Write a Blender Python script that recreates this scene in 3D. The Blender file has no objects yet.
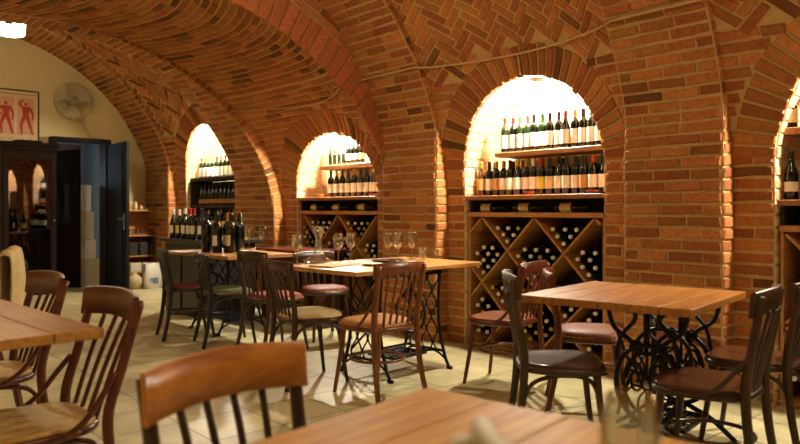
import bpy, math, random
from math import sin, cos, pi, sqrt, radians as rad
from mathutils import Vector, Matrix
random.seed(7)
scn = bpy.context.scene
COL = scn.collection
YAW = 41.5
CY, SY = cos(rad(YAW)), sin(rad(YAW))

def C(a, b):
    """plan point given as (right, forward) of the photographer -> room X, Y"""
    return (CY*a + SY*b, -SY*a + CY*b)

def ROT(deg):
    """facing direction in the photographer's plan -> rotation of a thing whose front is local +Y"""
    return rad(deg - YAW - 90)

# ------------------------------------------------------------------ materials
def srgb(r, g, b):
    f = lambda c: (c/255/12.92 if c/255 <= .04045 else ((c/255+.055)/1.055)**2.4)
    return (f(r), f(g), f(b), 1)

def newmat(name):
    m = bpy.data.materials.new(name); m.use_nodes = True
    nt = m.node_tree
    return m, nt, nt.nodes['Principled BSDF']

def simple(name, col, rough=.5, metal=0, noise=0, nscale=20, bump=0, spec=.5, emit=None, estr=0):
    m, nt, p = newmat(name)
    p.inputs['Base Color'].default_value = col
    p.inputs['Roughness'].default_value = rough
    p.inputs['Metallic'].default_value = metal
    p.inputs['Specular IOR Level'].default_value = spec
    if noise or bump:
        tc = nt.nodes.new('ShaderNodeTexCoord')
        n = nt.nodes.new('ShaderNodeTexNoise'); n.inputs['Scale'].default_value = nscale; n.inputs['Detail'].default_value = 5
        nt.links.new(tc.outputs['Object'], n.inputs['Vector'])
        if noise:
            mx = nt.nodes.new('ShaderNodeMix'); mx.data_type = 'RGBA'
            mx.inputs['A'].default_value = tuple(c*(1-noise) for c in col[:3])+(1,)
            mx.inputs['B'].default_value = tuple(min(1, c*(1+noise)) for c in col[:3])+(1,)
            nt.links.new(n.outputs['Fac'], mx.inputs['Factor'])
            nt.links.new(mx.outputs['Result'], p.inputs['Base Color'])
        if bump:
            b = nt.nodes.new('ShaderNodeBump'); b.inputs['Strength'].default_value = bump; b.inputs['Distance'].default_value = .02
            nt.links.new(n.outputs['Fac'], b.inputs['Height']); nt.links.new(b.outputs['Normal'], p.inputs['Normal'])
    if emit:
        p.inputs['Emission Color'].default_value = emit
        p.inputs['Emission Strength'].default_value = estr
    return m

def wood(name, dark, light, rough=.35, scale=(1.5, 22, 22), seed=0, spec=.5):
    m, nt, p = newmat(name)
    tc = nt.nodes.new('ShaderNodeTexCoord'); mp = nt.nodes.new('ShaderNodeMapping')
    mp.inputs['Scale'].default_value = scale; mp.inputs['Location'].default_value = (seed, seed*2, 0)
    n = nt.nodes.new('ShaderNodeTexNoise'); n.inputs['Scale'].default_value = 2.2; n.inputs['Detail'].default_value = 7
    n.inputs['Roughness'].default_value = .65; n.inputs['Distortion'].default_value = .6
    n2 = nt.nodes.new('ShaderNodeTexNoise'); n2.inputs['Scale'].default_value = 3.0
    r = nt.nodes.new('ShaderNodeValToRGB')
    r.color_ramp.elements[0].position = .3; r.color_ramp.elements[0].color = dark
    r.color_ramp.elements[1].position = .7; r.color_ramp.elements[1].color = light
    at = nt.nodes.new('ShaderNodeAttribute'); at.attribute_name = 'tint'
    mul = nt.nodes.new('ShaderNodeMix'); mul.data_type = 'RGBA'; mul.blend_type = 'MULTIPLY'; mul.inputs['Factor'].default_value = 1
    L = nt.links.new
    L(tc.outputs['Object'], mp.inputs['Vector']); L(mp.outputs['Vector'], n.inputs['Vector'])
    L(tc.outputs['Object'], n2.inputs['Vector'])
    ad = nt.nodes.new('ShaderNodeMath'); ad.operation = 'MULTIPLY_ADD'; ad.inputs[1].default_value = .35; 
    L(n2.outputs['Fac'], ad.inputs[0]); 
    sb = nt.nodes.new('ShaderNodeMath'); sb.operation = 'SUBTRACT'; sb.inputs[1].default_value = .175
    L(n.outputs['Fac'], sb.inputs[0]); L(sb.outputs[0], ad.inputs[2])
    L(ad.outputs[0], r.inputs['Fac'])
    L(r.outputs['Color'], p.inputs['Base Color'])
    p.inputs['Roughness'].default_value = rough
    p.inputs['Specular IOR Level'].default_value = spec
    b = nt.nodes.new('ShaderNodeBump'); b.inputs['Strength'].default_value = .15; b.inputs['Distance'].default_value = .004
    L(n.outputs['Fac'], b.inputs['Height']); L(b.outputs['Normal'], p.inputs['Normal'])
    return m

def tinted(name, nscale=35, rough=.85, bump=.6, var=.35, dist=.008):
    """base colour from the per-face 'tint' attribute, broken up by noise (bricks, planks)"""
    m, nt, p = newmat(name)
    L = nt.links.new
    at = nt.nodes.new('ShaderNodeAttribute'); at.attribute_name = 'tint'
    tc = nt.nodes.new('ShaderNodeTexCoord')
    n = nt.nodes.new('ShaderNodeTexNoise'); n.inputs['Scale'].default_value = nscale; n.inputs['Detail'].default_value = 8; n.inputs['Roughness'].default_value = .7
    L(tc.outputs['Object'], n.inputs['Vector'])
    r = nt.nodes.new('ShaderNodeValToRGB')
    r.color_ramp.elements[0].position = .3; r.color_ramp.elements[0].color = (1-var, 1-var, 1-var, 1)
    r.color_ramp.elements[1].position = .7; r.color_ramp.elements[1].color = (1+var, 1+var, 1+var*.9, 1)
    L(n.outputs['Fac'], r.inputs['Fac'])
    mul = nt.nodes.new('ShaderNodeMix'); mul.data_type = 'RGBA'; mul.blend_type = 'MULTIPLY'; mul.inputs['Factor'].default_value = 1
    L(at.outputs['Color'], mul.inputs['A']); L(r.outputs['Color'], mul.inputs['B'])
    L(mul.outputs['Result'], p.inputs['Base Color'])
    p.inputs['Roughness'].default_value = rough
    p.inputs['Specular IOR Level'].default_value = .3
    b = nt.nodes.new('ShaderNodeBump'); b.inputs['Strength'].default_value = bump; b.inputs['Distance'].default_value = dist
    L(n.outputs['Fac'], b.inputs['Height']); L(b.outputs['Normal'], p.inputs['Normal'])
    return m

def glassmat(name, tint=(1, 1, 1, 1), refl=.12, rough=.02):
    m, nt, p = newmat(name)
    nt.nodes.remove(p)
    out = nt.nodes['Material Output']
    tr = nt.nodes.new('ShaderNodeBsdfTransparent'); tr.inputs['Color'].default_value = tint
    gl = nt.nodes.new('ShaderNodeBsdfGlossy'); gl.inputs['Roughness'].default_value = rough
    lw = nt.nodes.new('ShaderNodeLayerWeight'); lw.inputs['Blend'].default_value = .35
    ma = nt.nodes.new('ShaderNodeMath'); ma.operation = 'MULTIPLY_ADD'; ma.inputs[1].default_value = .85; ma.inputs[2].default_value = refl*.4
    mx = nt.nodes.new('ShaderNodeMixShader')
    L = nt.links.new
    L(lw.outputs['Facing'], ma.inputs[0]); L(ma.outputs[0], mx.inputs['Fac'])
    L(tr.outputs[0], mx.inputs[1]); L(gl.outputs[0], mx.inputs[2]); L(mx.outputs[0], out.inputs['Surface'])
    return m

def floormat():
    m, nt, p = newmat('stone_tiles')
    L = nt.links.new
    tc = nt.nodes.new('ShaderNodeTexCoord')
    br = nt.nodes.new('ShaderNodeTexBrick'); br.offset = 0; br.squash = 1
    br.inputs['Scale'].default_value = 1; br.inputs['Brick Width'].default_value = .42; br.inputs['Row Height'].default_value = .42
    br.inputs['Mortar Size'].default_value = .005; br.inputs['Mortar Smooth'].default_value = .3; br.inputs['Bias'].default_value = 0
    br.inputs['Color1'].default_value = srgb(206, 196, 152); br.inputs['Color2'].default_value = srgb(188, 178, 134)
    br.inputs['Mortar'].default_value = srgb(128, 117, 84)
    n = nt.nodes.new('ShaderNodeTexNoise'); n.inputs['Scale'].default_value = 3.5; n.inputs['Detail'].default_value = 8; n.inputs['Roughness'].default_value = .65
    L(tc.outputs['Object'], br.inputs['Vector']); L(tc.outputs['Object'], n.inputs['Vector'])
    r = nt.nodes.new('ShaderNodeValToRGB')
    r.color_ramp.elements[0].position = .3; r.color_ramp.elements[0].color = (.72, .72, .68, 1)
    r.color_ramp.elements[1].position = .7; r.color_ramp.elements[1].color = (1.12, 1.12, 1.08, 1)
    L(n.outputs['Fac'], r.inputs['Fac'])
    mul = nt.nodes.new('ShaderNodeMix'); mul.data_type = 'RGBA'; mul.blend_type = 'MULTIPLY'; mul.inputs['Factor'].default_value = 1
    L(br.outputs['Color'], mul.inputs['A']); L(r.outputs['Color'], mul.inputs['B']); L(mul.outputs['Result'], p.inputs['Base Color'])
    p.inputs['Roughness'].default_value = .42
    b = nt.nodes.new('ShaderNodeBump'); b.inputs['Strength'].default_value = .4; b.inputs['Distance'].default_value = .006; b.invert = True
    ad = nt.nodes.new('ShaderNodeMath'); ad.operation = 'MULTIPLY_ADD'; ad.inputs[1].default_value = -.25
    L(n.outputs['Fac'], ad.inputs[0]); L(br.outputs['Fac'], ad.inputs[2]); L(ad.outputs[0], b.inputs['Height']); L(b.outputs['Normal'], p.inputs['Normal'])
    return m

M = {}
M['brick'] = tinted('old_brick')
M['mortar'] = simple('lime_mortar', srgb(192, 160, 106), .95, noise=.22, nscale=30, bump=.5, spec=.2)
M['plaster'] = simple('cream_plaster', srgb(222, 208, 158), .9, noise=.06, nscale=3, bump=.1, spec=.2)
M['whitewash'] = simple('pale_niche_plaster', srgb(226, 205, 165), .9, noise=.12, nscale=9, bump=.4, spec=.2)
M['floor'] = floormat()
M['oak'] = wood('honey_oak', srgb(156, 104, 44), srgb(214, 160, 84), .36, seed=3)
M['oakfront'] = wood('polished_honey_oak', srgb(178, 118, 20), srgb(224, 170, 46), .5, seed=9, spec=.18)
M['oakwarm'] = wood('amber_oak', srgb(132, 80, 30), srgb(188, 128, 58), .32, seed=5)
M['pine'] = wood('pine_board', srgb(150, 98, 48), srgb(200, 146, 82), .5, seed=1)
M['shelfwood'] = wood('shelf_board', srgb(126, 78, 42), srgb(176, 120, 70), .5, seed=2)
M['brown'] = wood('brown_beech', srgb(84, 43, 18), srgb(140, 80, 36), .3, (22, 22, 1.5), seed=4)
M['redbrown'] = wood('red_brown_beech', srgb(66, 28, 14), srgb(112, 52, 26), .28, (22, 22, 1.5), seed=6)
M['darkbrown'] = wood('dark_walnut', srgb(38, 22, 12), srgb(78, 48, 26), .3, (22, 22, 1.5), seed=7)
M['greybrown'] = wood('worn_dark_wood', srgb(48, 34, 22), srgb(92, 68, 44), .38, (22, 22, 1.5), seed=8)
M['black'] = simple('black_lacquer', srgb(26, 20, 18), .35, noise=.3)
M['railwood'] = wood('figured_beech', srgb(160, 92, 28), srgb(226, 152, 62), .3, (2.5, 9, 9), seed=11)
M['seatdark'] = wood('polished_dark_seat', srgb(52, 28, 14), srgb(104, 62, 34), .22, (14, 3, 14), seed=12)
M['seatwarm'] = wood('warm_brown_seat', srgb(92, 48, 22), srgb(146, 86, 44), .35, (14, 3, 14), seed=15)
M['cane'] = simple('pale_pressed_plywood', srgb(196, 160, 88), .4, noise=.25, nscale=40, bump=.25)
M['cream'] = simple('cream_upholstery', srgb(214, 198, 150), .8, noise=.12, nscale=30, bump=.2)
M['red'] = simple('red_upholstery', srgb(136, 48, 30), .8, noise=.2, nscale=30, bump=.2)
M['darkred'] = simple('dark_red_upholstery', srgb(104, 40, 30), .6, noise=.2)
M['green'] = simple('green_upholstery', srgb(70, 76, 34), .7, noise=.2)
M['tanseat'] = simple('tan_striped_upholstery', srgb(182, 128, 72), .7, noise=.3, nscale=14, bump=.2)
M['leather'] = simple('chestnut_leather', srgb(112, 56, 26), .55, noise=.3, nscale=12, bump=.3)
M['stud'] = simple('brass_stud', srgb(190, 150, 80), .3, 1)
M['iron'] = simple('black_cast_iron', srgb(20, 19, 20), .45, .3, noise=.3, bump=.1)
M['steel'] = simple('brushed_steel', srgb(170, 165, 155), .3, 1)
M['glass'] = glassmat('clear_glass', (.95, .96, .95, 1), .36)
M['pane'] = glassmat('cabinet_glass', (.28, .27, .25, 1), .3)
M['bottle_black'] = simple('black_green_bottle_glass', srgb(10, 14, 9), .08, spec=.6)
M['bottle_green'] = simple('green_bottle_glass', srgb(22, 38, 16), .08, spec=.6)
M['bottle_amber'] = simple('amber_bottle_glass', srgb(86, 46, 14), .1, spec=.6)
M['label_white'] = simple('white_paper', srgb(232, 226, 208), .8)
M['label_cream'] = simple('cream_paper', srgb(222, 200, 150), .8, noise=.08, nscale=60)
M['label_orange'] = simple('ochre_paper', srgb(206, 150, 84), .8, noise=.1, nscale=60)
M['label_yellow'] = simple('yellow_paper', srgb(216, 206, 96), .8)
M['cap_black'] = simple('black_capsule', srgb(22, 20, 20), .3)
M['cap_red'] = simple('red_capsule', srgb(160, 30, 28), .35)
M['cap_gold'] = simple('gold_capsule', srgb(190, 160, 70), .35, .4)
M['cap_green'] = simple('green_capsule', srgb(40, 70, 36), .35)
M['cap_white'] = simple('white_capsule', srgb(226, 218, 200), .4)
M['cap_orange'] = simple('orange_capsule', srgb(214, 140, 70), .4)
M['terracotta'] = simple('terracotta', srgb(196, 96, 56), .8, noise=.1)
M['cabwood'] = wood('dark_cabinet_wood', srgb(16, 9, 6), srgb(38, 20, 12), .5, (22, 22, 1.5), seed=13, spec=.15)
M['doorwood'] = simple('blue_black_door_paint', srgb(20, 20, 22), .6, noise=.25, nscale=6, spec=.2)
M['counterdark'] = simple('dark_counter_paint', srgb(34, 28, 27), .4, noise=.2)
M['carton'] = simple('cardboard', srgb(214, 202, 176), .85, noise=.06)
M['cartonwhite'] = simple('white_cardboard', srgb(236, 234, 230), .8, noise=.05)
M['cartoncut'] = simple('cardboard_shadow_gap', srgb(120, 104, 80), .9)
M['paper'] = simple('white_paper_sheet', srgb(238, 234, 224), .8)
M['posterpink'] = simple('poster_pink', srgb(214, 164, 130), .7)
M['posterred'] = simple('poster_red', srgb(176, 62, 38), .7, noise=.15, nscale=40)
M['ink'] = simple('ink', srgb(90, 74, 62), .7)
M['fangrey'] = simple('grey_fan_plastic', srgb(182, 174, 138), .5)
M['fanblade'] = simple('fan_blade_plastic', srgb(206, 198, 164), .4)
M['fandark'] = simple('dark_fan_hub', srgb(136, 128, 100), .5)
M['cable'] = simple('grey_cable', srgb(196, 164, 112), .6)
M['jacket'] = simple('beige_cloth', srgb(186, 164, 116), .9, noise=.15, nscale=16, bump=.4)
M['hallwall'] = simple('grey_hall_wall', srgb(150, 153, 156), .9, noise=.2, nscale=3)
M['bagwhite'] = simple('white_bag', srgb(206, 200, 184), .6, noise=.12, nscale=10, bump=.5)
M['bagblue'] = simple('blue_print', srgb(96, 120, 150), .6)
M['ceramic'] = simple('pale_stoneware', srgb(190, 172, 130), .5)
M['darkbox'] = simple('dark_crate', srgb(44, 34, 28), .7)
M['ochrebox'] = simple('ochre_tin', srgb(190, 140, 60), .5)
M['palegreen'] = simple('pale_cream_paint', srgb(206, 204, 160), .45)
M['lampshade'] = simple('lit_white_shade', srgb(255, 240, 215), .6, emit=(1, .85, .57, 1), estr=50)
M['nichelamp'] = simple('lit_niche_lamp', srgb(255, 245, 220), .6, emit=(1, .91, .73, 1), estr=4000)
M['daylight'] = simple('daylit_hall_window', srgb(200, 220, 255), .6, emit=(.74, .86, 1, 1), estr=11)
M['daylight_dim'] = simple('dim_daylight', srgb(200, 215, 240), .6, emit=(.74, .86, 1, 1), estr=5.5)  # weaker copy of the daylight glow for the storeroom end window
M['lampmetal'] = simple('white_lamp_metal', srgb(220, 214, 200), .4)

# ------------------------------------------------------------------ mesh builder
class MB:
    def __init__(self):
        self.v = []; self.f = []; self.mi = []; self.tint = []; self.cur = 0; self.col = (1, 1, 1); self.sm = []
        self.smooth = False
    def add(self, vs, fs):
        o = len(self.v)
        self.v.extend([tuple(x) for x in vs])
        for f in fs:
            self.f.append([i+o for i in f]); self.mi.append(self.cur); self.tint.append(self.col); self.sm.append(self.smooth)
    def box(self, c, s, rot=None, bev=0):
        """box with optional chamfer"""
        hx, hy, hz = s[0]/2, s[1]/2, s[2]/2
        c = Vector(c)
        def T(p):
            p = Vector(p)
            if rot is not None: p = rot @ p
            return p + c
        if bev <= 0:
            vs = [T((x, y, z)) for x in (-hx, hx) for y in (-hy, hy) for z in (-hz, hz)]
            fs = [(0, 1, 3, 2), (4, 6, 7, 5), (0, 4, 5, 1), (2, 3, 7, 6), (0, 2, 6, 4), (1, 5, 7, 3)]
            self.add(vs, fs); return
        b = min(bev, hx*.9, hy*.9, hz*.9)
        vs = []; idx = {}
        for sx in (-1, 1):
            for sy in (-1, 1):
                for sz in (-1, 1):
                    for ax in range(3):
                        p = [sx*(hx-b), sy*(hy-b), sz*(hz-b)]
                        p[ax] = (sx*hx, sy*hy, sz*hz)[ax]
                        idx[(sx, sy, sz, ax)] = len(vs); vs.append(T(p))
        fs = []
        for s_ in (-1, 1):
            fs.append([idx[(s_, y, z, 0)] for y, z in ((-1, -1), (1, -1), (1, 1), (-1, 1))][::s_])
            fs.append([idx[(x, s_, z, 1)] for x, z in ((-1, -1), (-1, 1), (1, 1), (1, -1))][::s_])
            fs.append([idx[(x, y, s_, 2)] for x, y in ((-1, -1), (1, -1), (1, 1), (-1, 1))][::s_])
        for a in (-1, 1):
            for d in (-1, 1):
                fs.append([idx[(a, d, -1, 0)], idx[(a, d, 1, 0)], idx[(a, d, 1, 1)], idx[(a, d, -1, 1)]][::a*d])
                fs.append([idx[(a, -1, d, 0)], idx[(a, -1, d, 2)], idx[(a, 1, d, 2)], idx[(a, 1, d, 0)]][::a*d])
                fs.append([idx[(-1, a, d, 1)], idx[(1, a, d, 1)], idx[(1, a, d, 2)], idx[(-1, a, d, 2)]][::a*d])
        for sx in (-1, 1):
            for sy in (-1, 1):
                for sz in (-1, 1):
                    fs.append([idx[(sx, sy, sz, 0)], idx[(sx, sy, sz, 1)], idx[(sx, sy, sz, 2)]][::sx*sy*sz])
        self.add(vs, fs)
    def tube(self, pts, r, n=8, closed=False, flat=1.0, up=None):
        pts = [Vector(p) for p in pts]; m = len(pts)
        rs = r if isinstance(r, (list, tuple)) else [r]*m
        vs = []; prev = None
        for i, p in enumerate(pts):
            if closed: t = pts[(i+1) % m]-pts[i-1]
            else: t = pts[min(i+1, m-1)]-pts[max(i-1, 0)]
            t.normalize()
            if prev is None:
                ref = Vector(up) if up else (Vector((0, 0, 1)) if abs(t.z) < .9 else Vector((1, 0, 0)))
                nrm = (ref - t*ref.dot(t)).normalized()
            else:
                nrm = (prev - t*prev.dot(t)).normalized()
            prev = nrm; bn = t.cross(nrm)
            for k in range(n):
                a = 2*pi*k/n
                vs.append(p + nrm*cos(a)*rs[i] + bn*sin(a)*rs[i]*flat)
        fs = []
        for i in range(m if closed else m-1):
            j = (i+1) % m
            for k in range(n):
                k2 = (k+1) % n
                fs.append((i*n+k, i*n+k2, j*n+k2, j*n+k))
        if not closed:
            fs.append(tuple(range(n))[::-1]); fs.append(tuple((m-1)*n+k for k in range(n)))
        self.add(vs, fs)
    def lathe(self, prof, n=20, c=(0, 0, 0), a0=0, a1=2*pi, axis='Z', cap=False):
        c = Vector(c); full = abs(a1-a0-2*pi) < 1e-6
        cnt = n if full else n+1
        vs = []
        for (r, z) in prof:
            for k in range(cnt):
                a = a0+(a1-a0)*k/n
                p = Vector((r*cos(a), r*sin(a), z))
                if axis == 'X': p = Vector((p.z, p.x, p.y))
                if axis == 'Y': p = Vector((p.y, p.z, p.x))
                vs.append(c+p)
        fs = []
        for i in range(len(prof)-1):
            for k in range(n):
                k2 = (k+1) % cnt
                fs.append((i*cnt+k, i*cnt+k2, (i+1)*cnt+k2, (i+1)*cnt+k))
        if cap:
            fs.append(tuple(range(cnt))[::-1]); fs.append(tuple((len(prof)-1)*cnt+k for k in range(cnt)))
        self.add(vs, fs)
    def grid(self, rows, closed=False):
        n = len(rows[0]); vs = [p for r in rows for p in r]; fs = []
        for i in range(len(rows)-1):
            for k in range(n-1 if not closed else n):
                k2 = (k+1) % n
                fs.append((i*n+k, i*n+k2, (i+1)*n+k2, (i+1)*n+k))
        self.add(vs, fs)
    def prism(self, poly, y0, y1, T=None):
        """polygon in x,z extruded along y"""
        n = len(poly)
        vs = [Vector((x, y0, z)) for x, z in poly]+[Vector((x, y1, z)) for x, z in poly]
        if T: vs = [T(v) for v in vs]
        fs = [tuple(range(n)), tuple(range(n, 2*n))[::-1]]+[(i, i+n, (i+1) % n+n, (i+1) % n) for i in range(n)]
        self.add(vs, fs)
    def mesh(self, name, mats):
        me = bpy.data.meshes.new(name); me.from_pydata(self.v, [], self.f)
        for m in (mats if isinstance(mats, (list, tuple)) else [mats]): me.materials.append(m)
        me.polygons.foreach_set('material_index', self.mi)
        me.polygons.foreach_set('use_smooth', self.sm)
        if any(t != (1, 1, 1) for t in self.tint):
            at = me.attributes.new('tint', 'FLOAT_COLOR', 'FACE')
            buf = []
            for t in self.tint: buf.extend((t[0], t[1], t[2], 1))
            at.data.foreach_set('color', buf)
        me.update()
        return me
    def build(self, name, mats, parent=None, loc=None, rot=None):
        o = bpy.data.objects.new(name, self.mesh(name, mats)); COL.objects.link(o)
        if parent: o.parent = parent
        if loc is not None: o.location = loc
        if rot is not None: o.rotation_euler = rot
        return o

def empty(name, loc, rz=0):
    o = bpy.data.objects.new(name, None); COL.objects.link(o)
    o.location = loc; o.rotation_euler = (0, 0, rz); o.empty_display_size = .1
    return o
def tag(o, label=None, cat=None, group=None, kind=None):
    if label: o['label'] = label
    if cat: o['category'] = cat
    if group: o['group'] = group
    if kind: o['kind'] = kind
    return o
def copy_tree(o, parent=None):
    c = o.copy(); COL.objects.link(c)
    if parent: c.parent = parent
    for ch in list(o.children): copy_tree(ch, c)
    return c
def struct(o):
    o['kind'] = 'structure'; return o
def smooth(mb): mb.smooth = True; return mb

def catmull(P, n=6, closed=False):
    P = [Vector(p) for p in P]; out = []; m = len(P)
    for i in range(m if closed else m-1):
        if closed: p0, p1, p2, p3 = P[i-1], P[i], P[(i+1) % m], P[(i+2) % m]
        else: p0, p1, p2, p3 = P[max(i-1, 0)], P[i], P[i+1], P[min(i+2, m-1)]
        for k in range(n):
            t = k/n
            out.append(.5*((2*p1)+(-p0+p2)*t+(2*p0-5*p1+4*p2-p3)*t*t+(-p0+3*p1-3*p2+p3)*t**3))
    if not closed: out.append(P[-1])
    return out

# ------------------------------------------------------------------ vaulted room
XW, CX = 4.59, 1.87
A = XW-CX
YB = 11.25           # back wall
YF = -3.0            # wall behind the photographer
PIERS = [(-1.0, -.1), (1.95, 2.64), (4.52, 5.27), (7.30, 8.10), (10.35, YB)]
BAYS = [(-.1, 1.95), (2.64, 4.52), (5.27, 7.30), (8.10, 10.35)]
NICHES = [dict(yc=.97, hw=.73, spring=1.52, top=2.28), dict(yc=3.60, hw=.71, spring=1.58, top=2.30),
          dict(yc=6.28, hw=.75, spring=1.42, top=2.06), dict(yc=9.30, hw=.75, spring=1.68, top=2.43)]
LOW0 = 5.27; LOW1 = 7.6; END0 = 10.2

def lerp(a, b, t): return a+(b-a)*t
def zone(Y):
    """spring height at piers, crown height, spring raise over the niches"""
    if Y < LOW0: return 1.14, 3.86, .80
    if Y < LOW1: return 1.0, 3.05, .80
    t = min(1, (Y-LOW1)/(END0-LOW1))
    return lerp(1.0, 1.14, t), lerp(3.05, 3.84, t), lerp(.8, .95, t)
_pc = {}
def profile(Y, side=0):
    key = (round(Y*100), side)
    if key in _pc: return _pc[key]
    z0, zc, raise_ = zone(Y-1e-4 if side < 0 else Y+1e-6)
    w = 0
    for (y0, y1) in BAYS:
        if y0 < Y < y1:
            t = (Y-y0)/(y1-y0); w = sin(pi*t)**.8
    zr = z0+raise_*w            # right-hand spring
    tab = []
    N = 90
    L = 0; prev = None
    for i in range(N+1):
        ph = pi*i/N
        zz = zr if ph < pi/2 else z0
        p = (CX+A*cos(ph), zz+(zc-zz)*sin(ph), ph, zc-zz)
        if prev: L += math.hypot(p[0]-prev[0], p[1]-prev[1])
        tab.append((L, p)); prev = p
    _pc[key] = (zr, z0, tab)
    return _pc[key]

def cell(Y, s, h=0, side=0):
    """point on the cell surface; s runs up the right wall, over the vault and down the left"""
    zr, z0, tab = profile(Y, side)
    if s <= zr: return Vector((XW-h, Y, s))
    q = s-zr
    if q >= tab[-1][0]:
        return Vector((CX-A+h, Y, max(0, z0-(q-tab[-1][0]))))
    lo, hi = 0, len(tab)-1
    while hi-lo > 1:
        m = (lo+hi)//2
        if tab[m][0] <= q: lo = m
        else: hi = m
    t = (q-tab[lo][0])/max(1e-9, tab[hi][0]-tab[lo][0])
    p0, p1 = tab[lo][1], tab[hi][1]
    x, z, ph, bz = [lerp(p0[k], p1[k], t) for k in range(4)]
    n = Vector((cos(ph)/A, 0, sin(ph)/bz)).normalized()
    return Vector((x, Y, z))-n*h

def s_of_z(Y, z):
    zr, z0, tab = profile(Y)
    if z <= zr: return z
    for i in range(len(tab)-1):
        if tab[i+1][1][1] >= z:
            a, b = tab[i], tab[i+1]
            return zr+lerp(a[0], b[0], (z-a[1][1])/max(1e-6, b[1][1]-a[1][1]))
        if tab[i+1][1][2] > pi/2: break
    return zr+tab[len(tab)//2][0]
def s_total(Y, side=0):
    zr, z0, tab = profile(Y, side); return zr+tab[-1][0]+z0

RR = 2.57
def ribc(Y):
    return 1.2 if Y < 5.3 else (.92 if Y < 9 else 1.22)
def rib_pt(Y, s, h=0, low=False):
    """pier front and the arch it grows into"""
    if low:        # pier under the lower bay: vertical, then follows the bay's ellipse slightly proud
        z0 = 1.0; zc = zone(Y)[1]-.02; a_ = A-.14; zr = 1.0
    else:
        z0 = 1.2; zc = (3.78 if Y < 5.3 else 3.78); a_ = A-.15; zr = 1.2
    if s <= zr: return Vector((CX+a_-h, Y, s))
    # approximate arc length with mean radius, refined by table
    key = ('r', low, round(zc*50), s > 0)
    if key not in _pc:
        tab = []; L = 0; prev = None
        for i in range(121):
            ph = pi*i/120; p = (CX+a_*cos(ph), z0+(zc-z0)*sin(ph), ph)
            if prev: L += math.hypot(p[0]-prev[0], p[1]-prev[1])
            tab.append((L, p)); prev = p
        _pc[key] = tab
    tab = _pc[key]; q = s-zr
    if q >= tab[-1][0]: return Vector((CX-a_+h, Y, max(0, z0-(q-tab[-1][0]))))
    lo, hi = 0, 120
    while hi-lo > 1:
        m = (lo+hi)//2
        if tab[m][0] <= q: lo = m
        else: hi = m
    t = (q-tab[lo][0])/max(1e-9, tab[hi][0]-tab[lo][0])
    x, z, ph = [lerp(tab[lo][1][k], tab[hi][1][k], t) for k in range(3)]
    if not low:
        g = min(1, max(0, (z-1.35)/.65)); g = g*g*(3-2*g); x += .10*g*cos(ph)
    n = Vector((cos(ph)/a_, 0, sin(ph)/(zc-z0))).normalized()
    return Vector((x, Y, z))-n*h

PAL = [srgb(176, 112, 60), srgb(166, 100, 53), srgb(184, 122, 66), srgb(152, 90, 48), srgb(174, 114, 58), srgb(160, 102, 52), srgb(180, 115, 63)]
def brickcol(dark=.05, mul=1.0):
    c = random.choice(PAL); k = random.uniform(.78, 1.15)*mul
    if random.random() < dark: k *= .42
    return (c[0]*k, c[1]*k*random.uniform(.92, 1.06), c[2]*k)
def overlit_brickcol():  # brick colours whitened to paint in the glare of the niche lamps
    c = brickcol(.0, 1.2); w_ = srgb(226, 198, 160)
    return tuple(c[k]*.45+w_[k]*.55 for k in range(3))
def brick(mb, mp, cu, cv, hu, hv, ang=0, hh=.009, jit=.0045, col=None):
    """one brick on a curved surface, chamfered and slightly irregular"""
    ca, sa = cos(ang), sin(ang)
    hu *= random.uniform(.97, 1.0); hv *= random.uniform(.93, 1.0)
    ang_j = random.uniform(-.012, .012)
    hh = hh+random.uniform(-.004, .005)
    nseg = max(1, int(round(hu/.07)))
    rows = []
    for (ins, h) in ((0, -.006), (0, hh*.55), (.006, hh)):
        ring = []
        xs = [-1+2*i/nseg for i in range(nseg+1)]
        per = [(x, -1) for x in xs]+[(x, 1) for x in reversed(xs)]
        for (x, y) in per:
            u = x*(hu-ins)+random.uniform(-jit, jit); v = y*(hv-ins)+random.uniform(-jit, jit)*.8 + x*hu*ang_j
            ring.append(mp(cu+u*ca-v*sa, cv+u*sa+v*ca, h+random.uniform(-.001, .001)))
        rows.append(ring)
    n = len(rows[0]); vs = [p for r in rows for p in r]; fs = []
    for i in range(2):
        for k in range(n):
            k2 = (k+1) % n
            fs.append((i*n+k, i*n+k2, (i+1)*n+k2, (i+1)*n+k))
    o = 2*n
    for i in range(nseg):
        fs.append((o+i, o+i+1, o+n-2-i, o+n-1-i))
    mb.col = col or brickcol(); mb.add(vs, fs)

def courses(mb, mp, v0, v1, ivals, dv=.078, L=.25, joint=.0165, dark=.04, mul=1.0, hh=.009, pale=False):
    """stretcher courses between v0 and v1; ivals(v) gives the u-intervals to fill"""
    k = 0; v = v0
    while v < v1-dv*.5:
        vc = v+dv/2
        for (a, b) in ivals(vc):
            if b-a < .04: continue
            u = a
            first = random.choice((.5, .5, 1)) if k % 2 else 1
            ln = L*first
            while u < b-.02:
                e = min(b, u+ln*random.uniform(.82, 1.14))
                if b-e < .06: e = b
                hu = (e-u)/2-joint*.36
                if hu > .012: brick(mb, mp, (u+e)/2, vc, hu, dv/2-joint*.58, 0, hh, col=overlit_brickcol() if pale else brickcol(dark, mul))
                u = e; ln = L
        v += dv; k += 1

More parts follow.
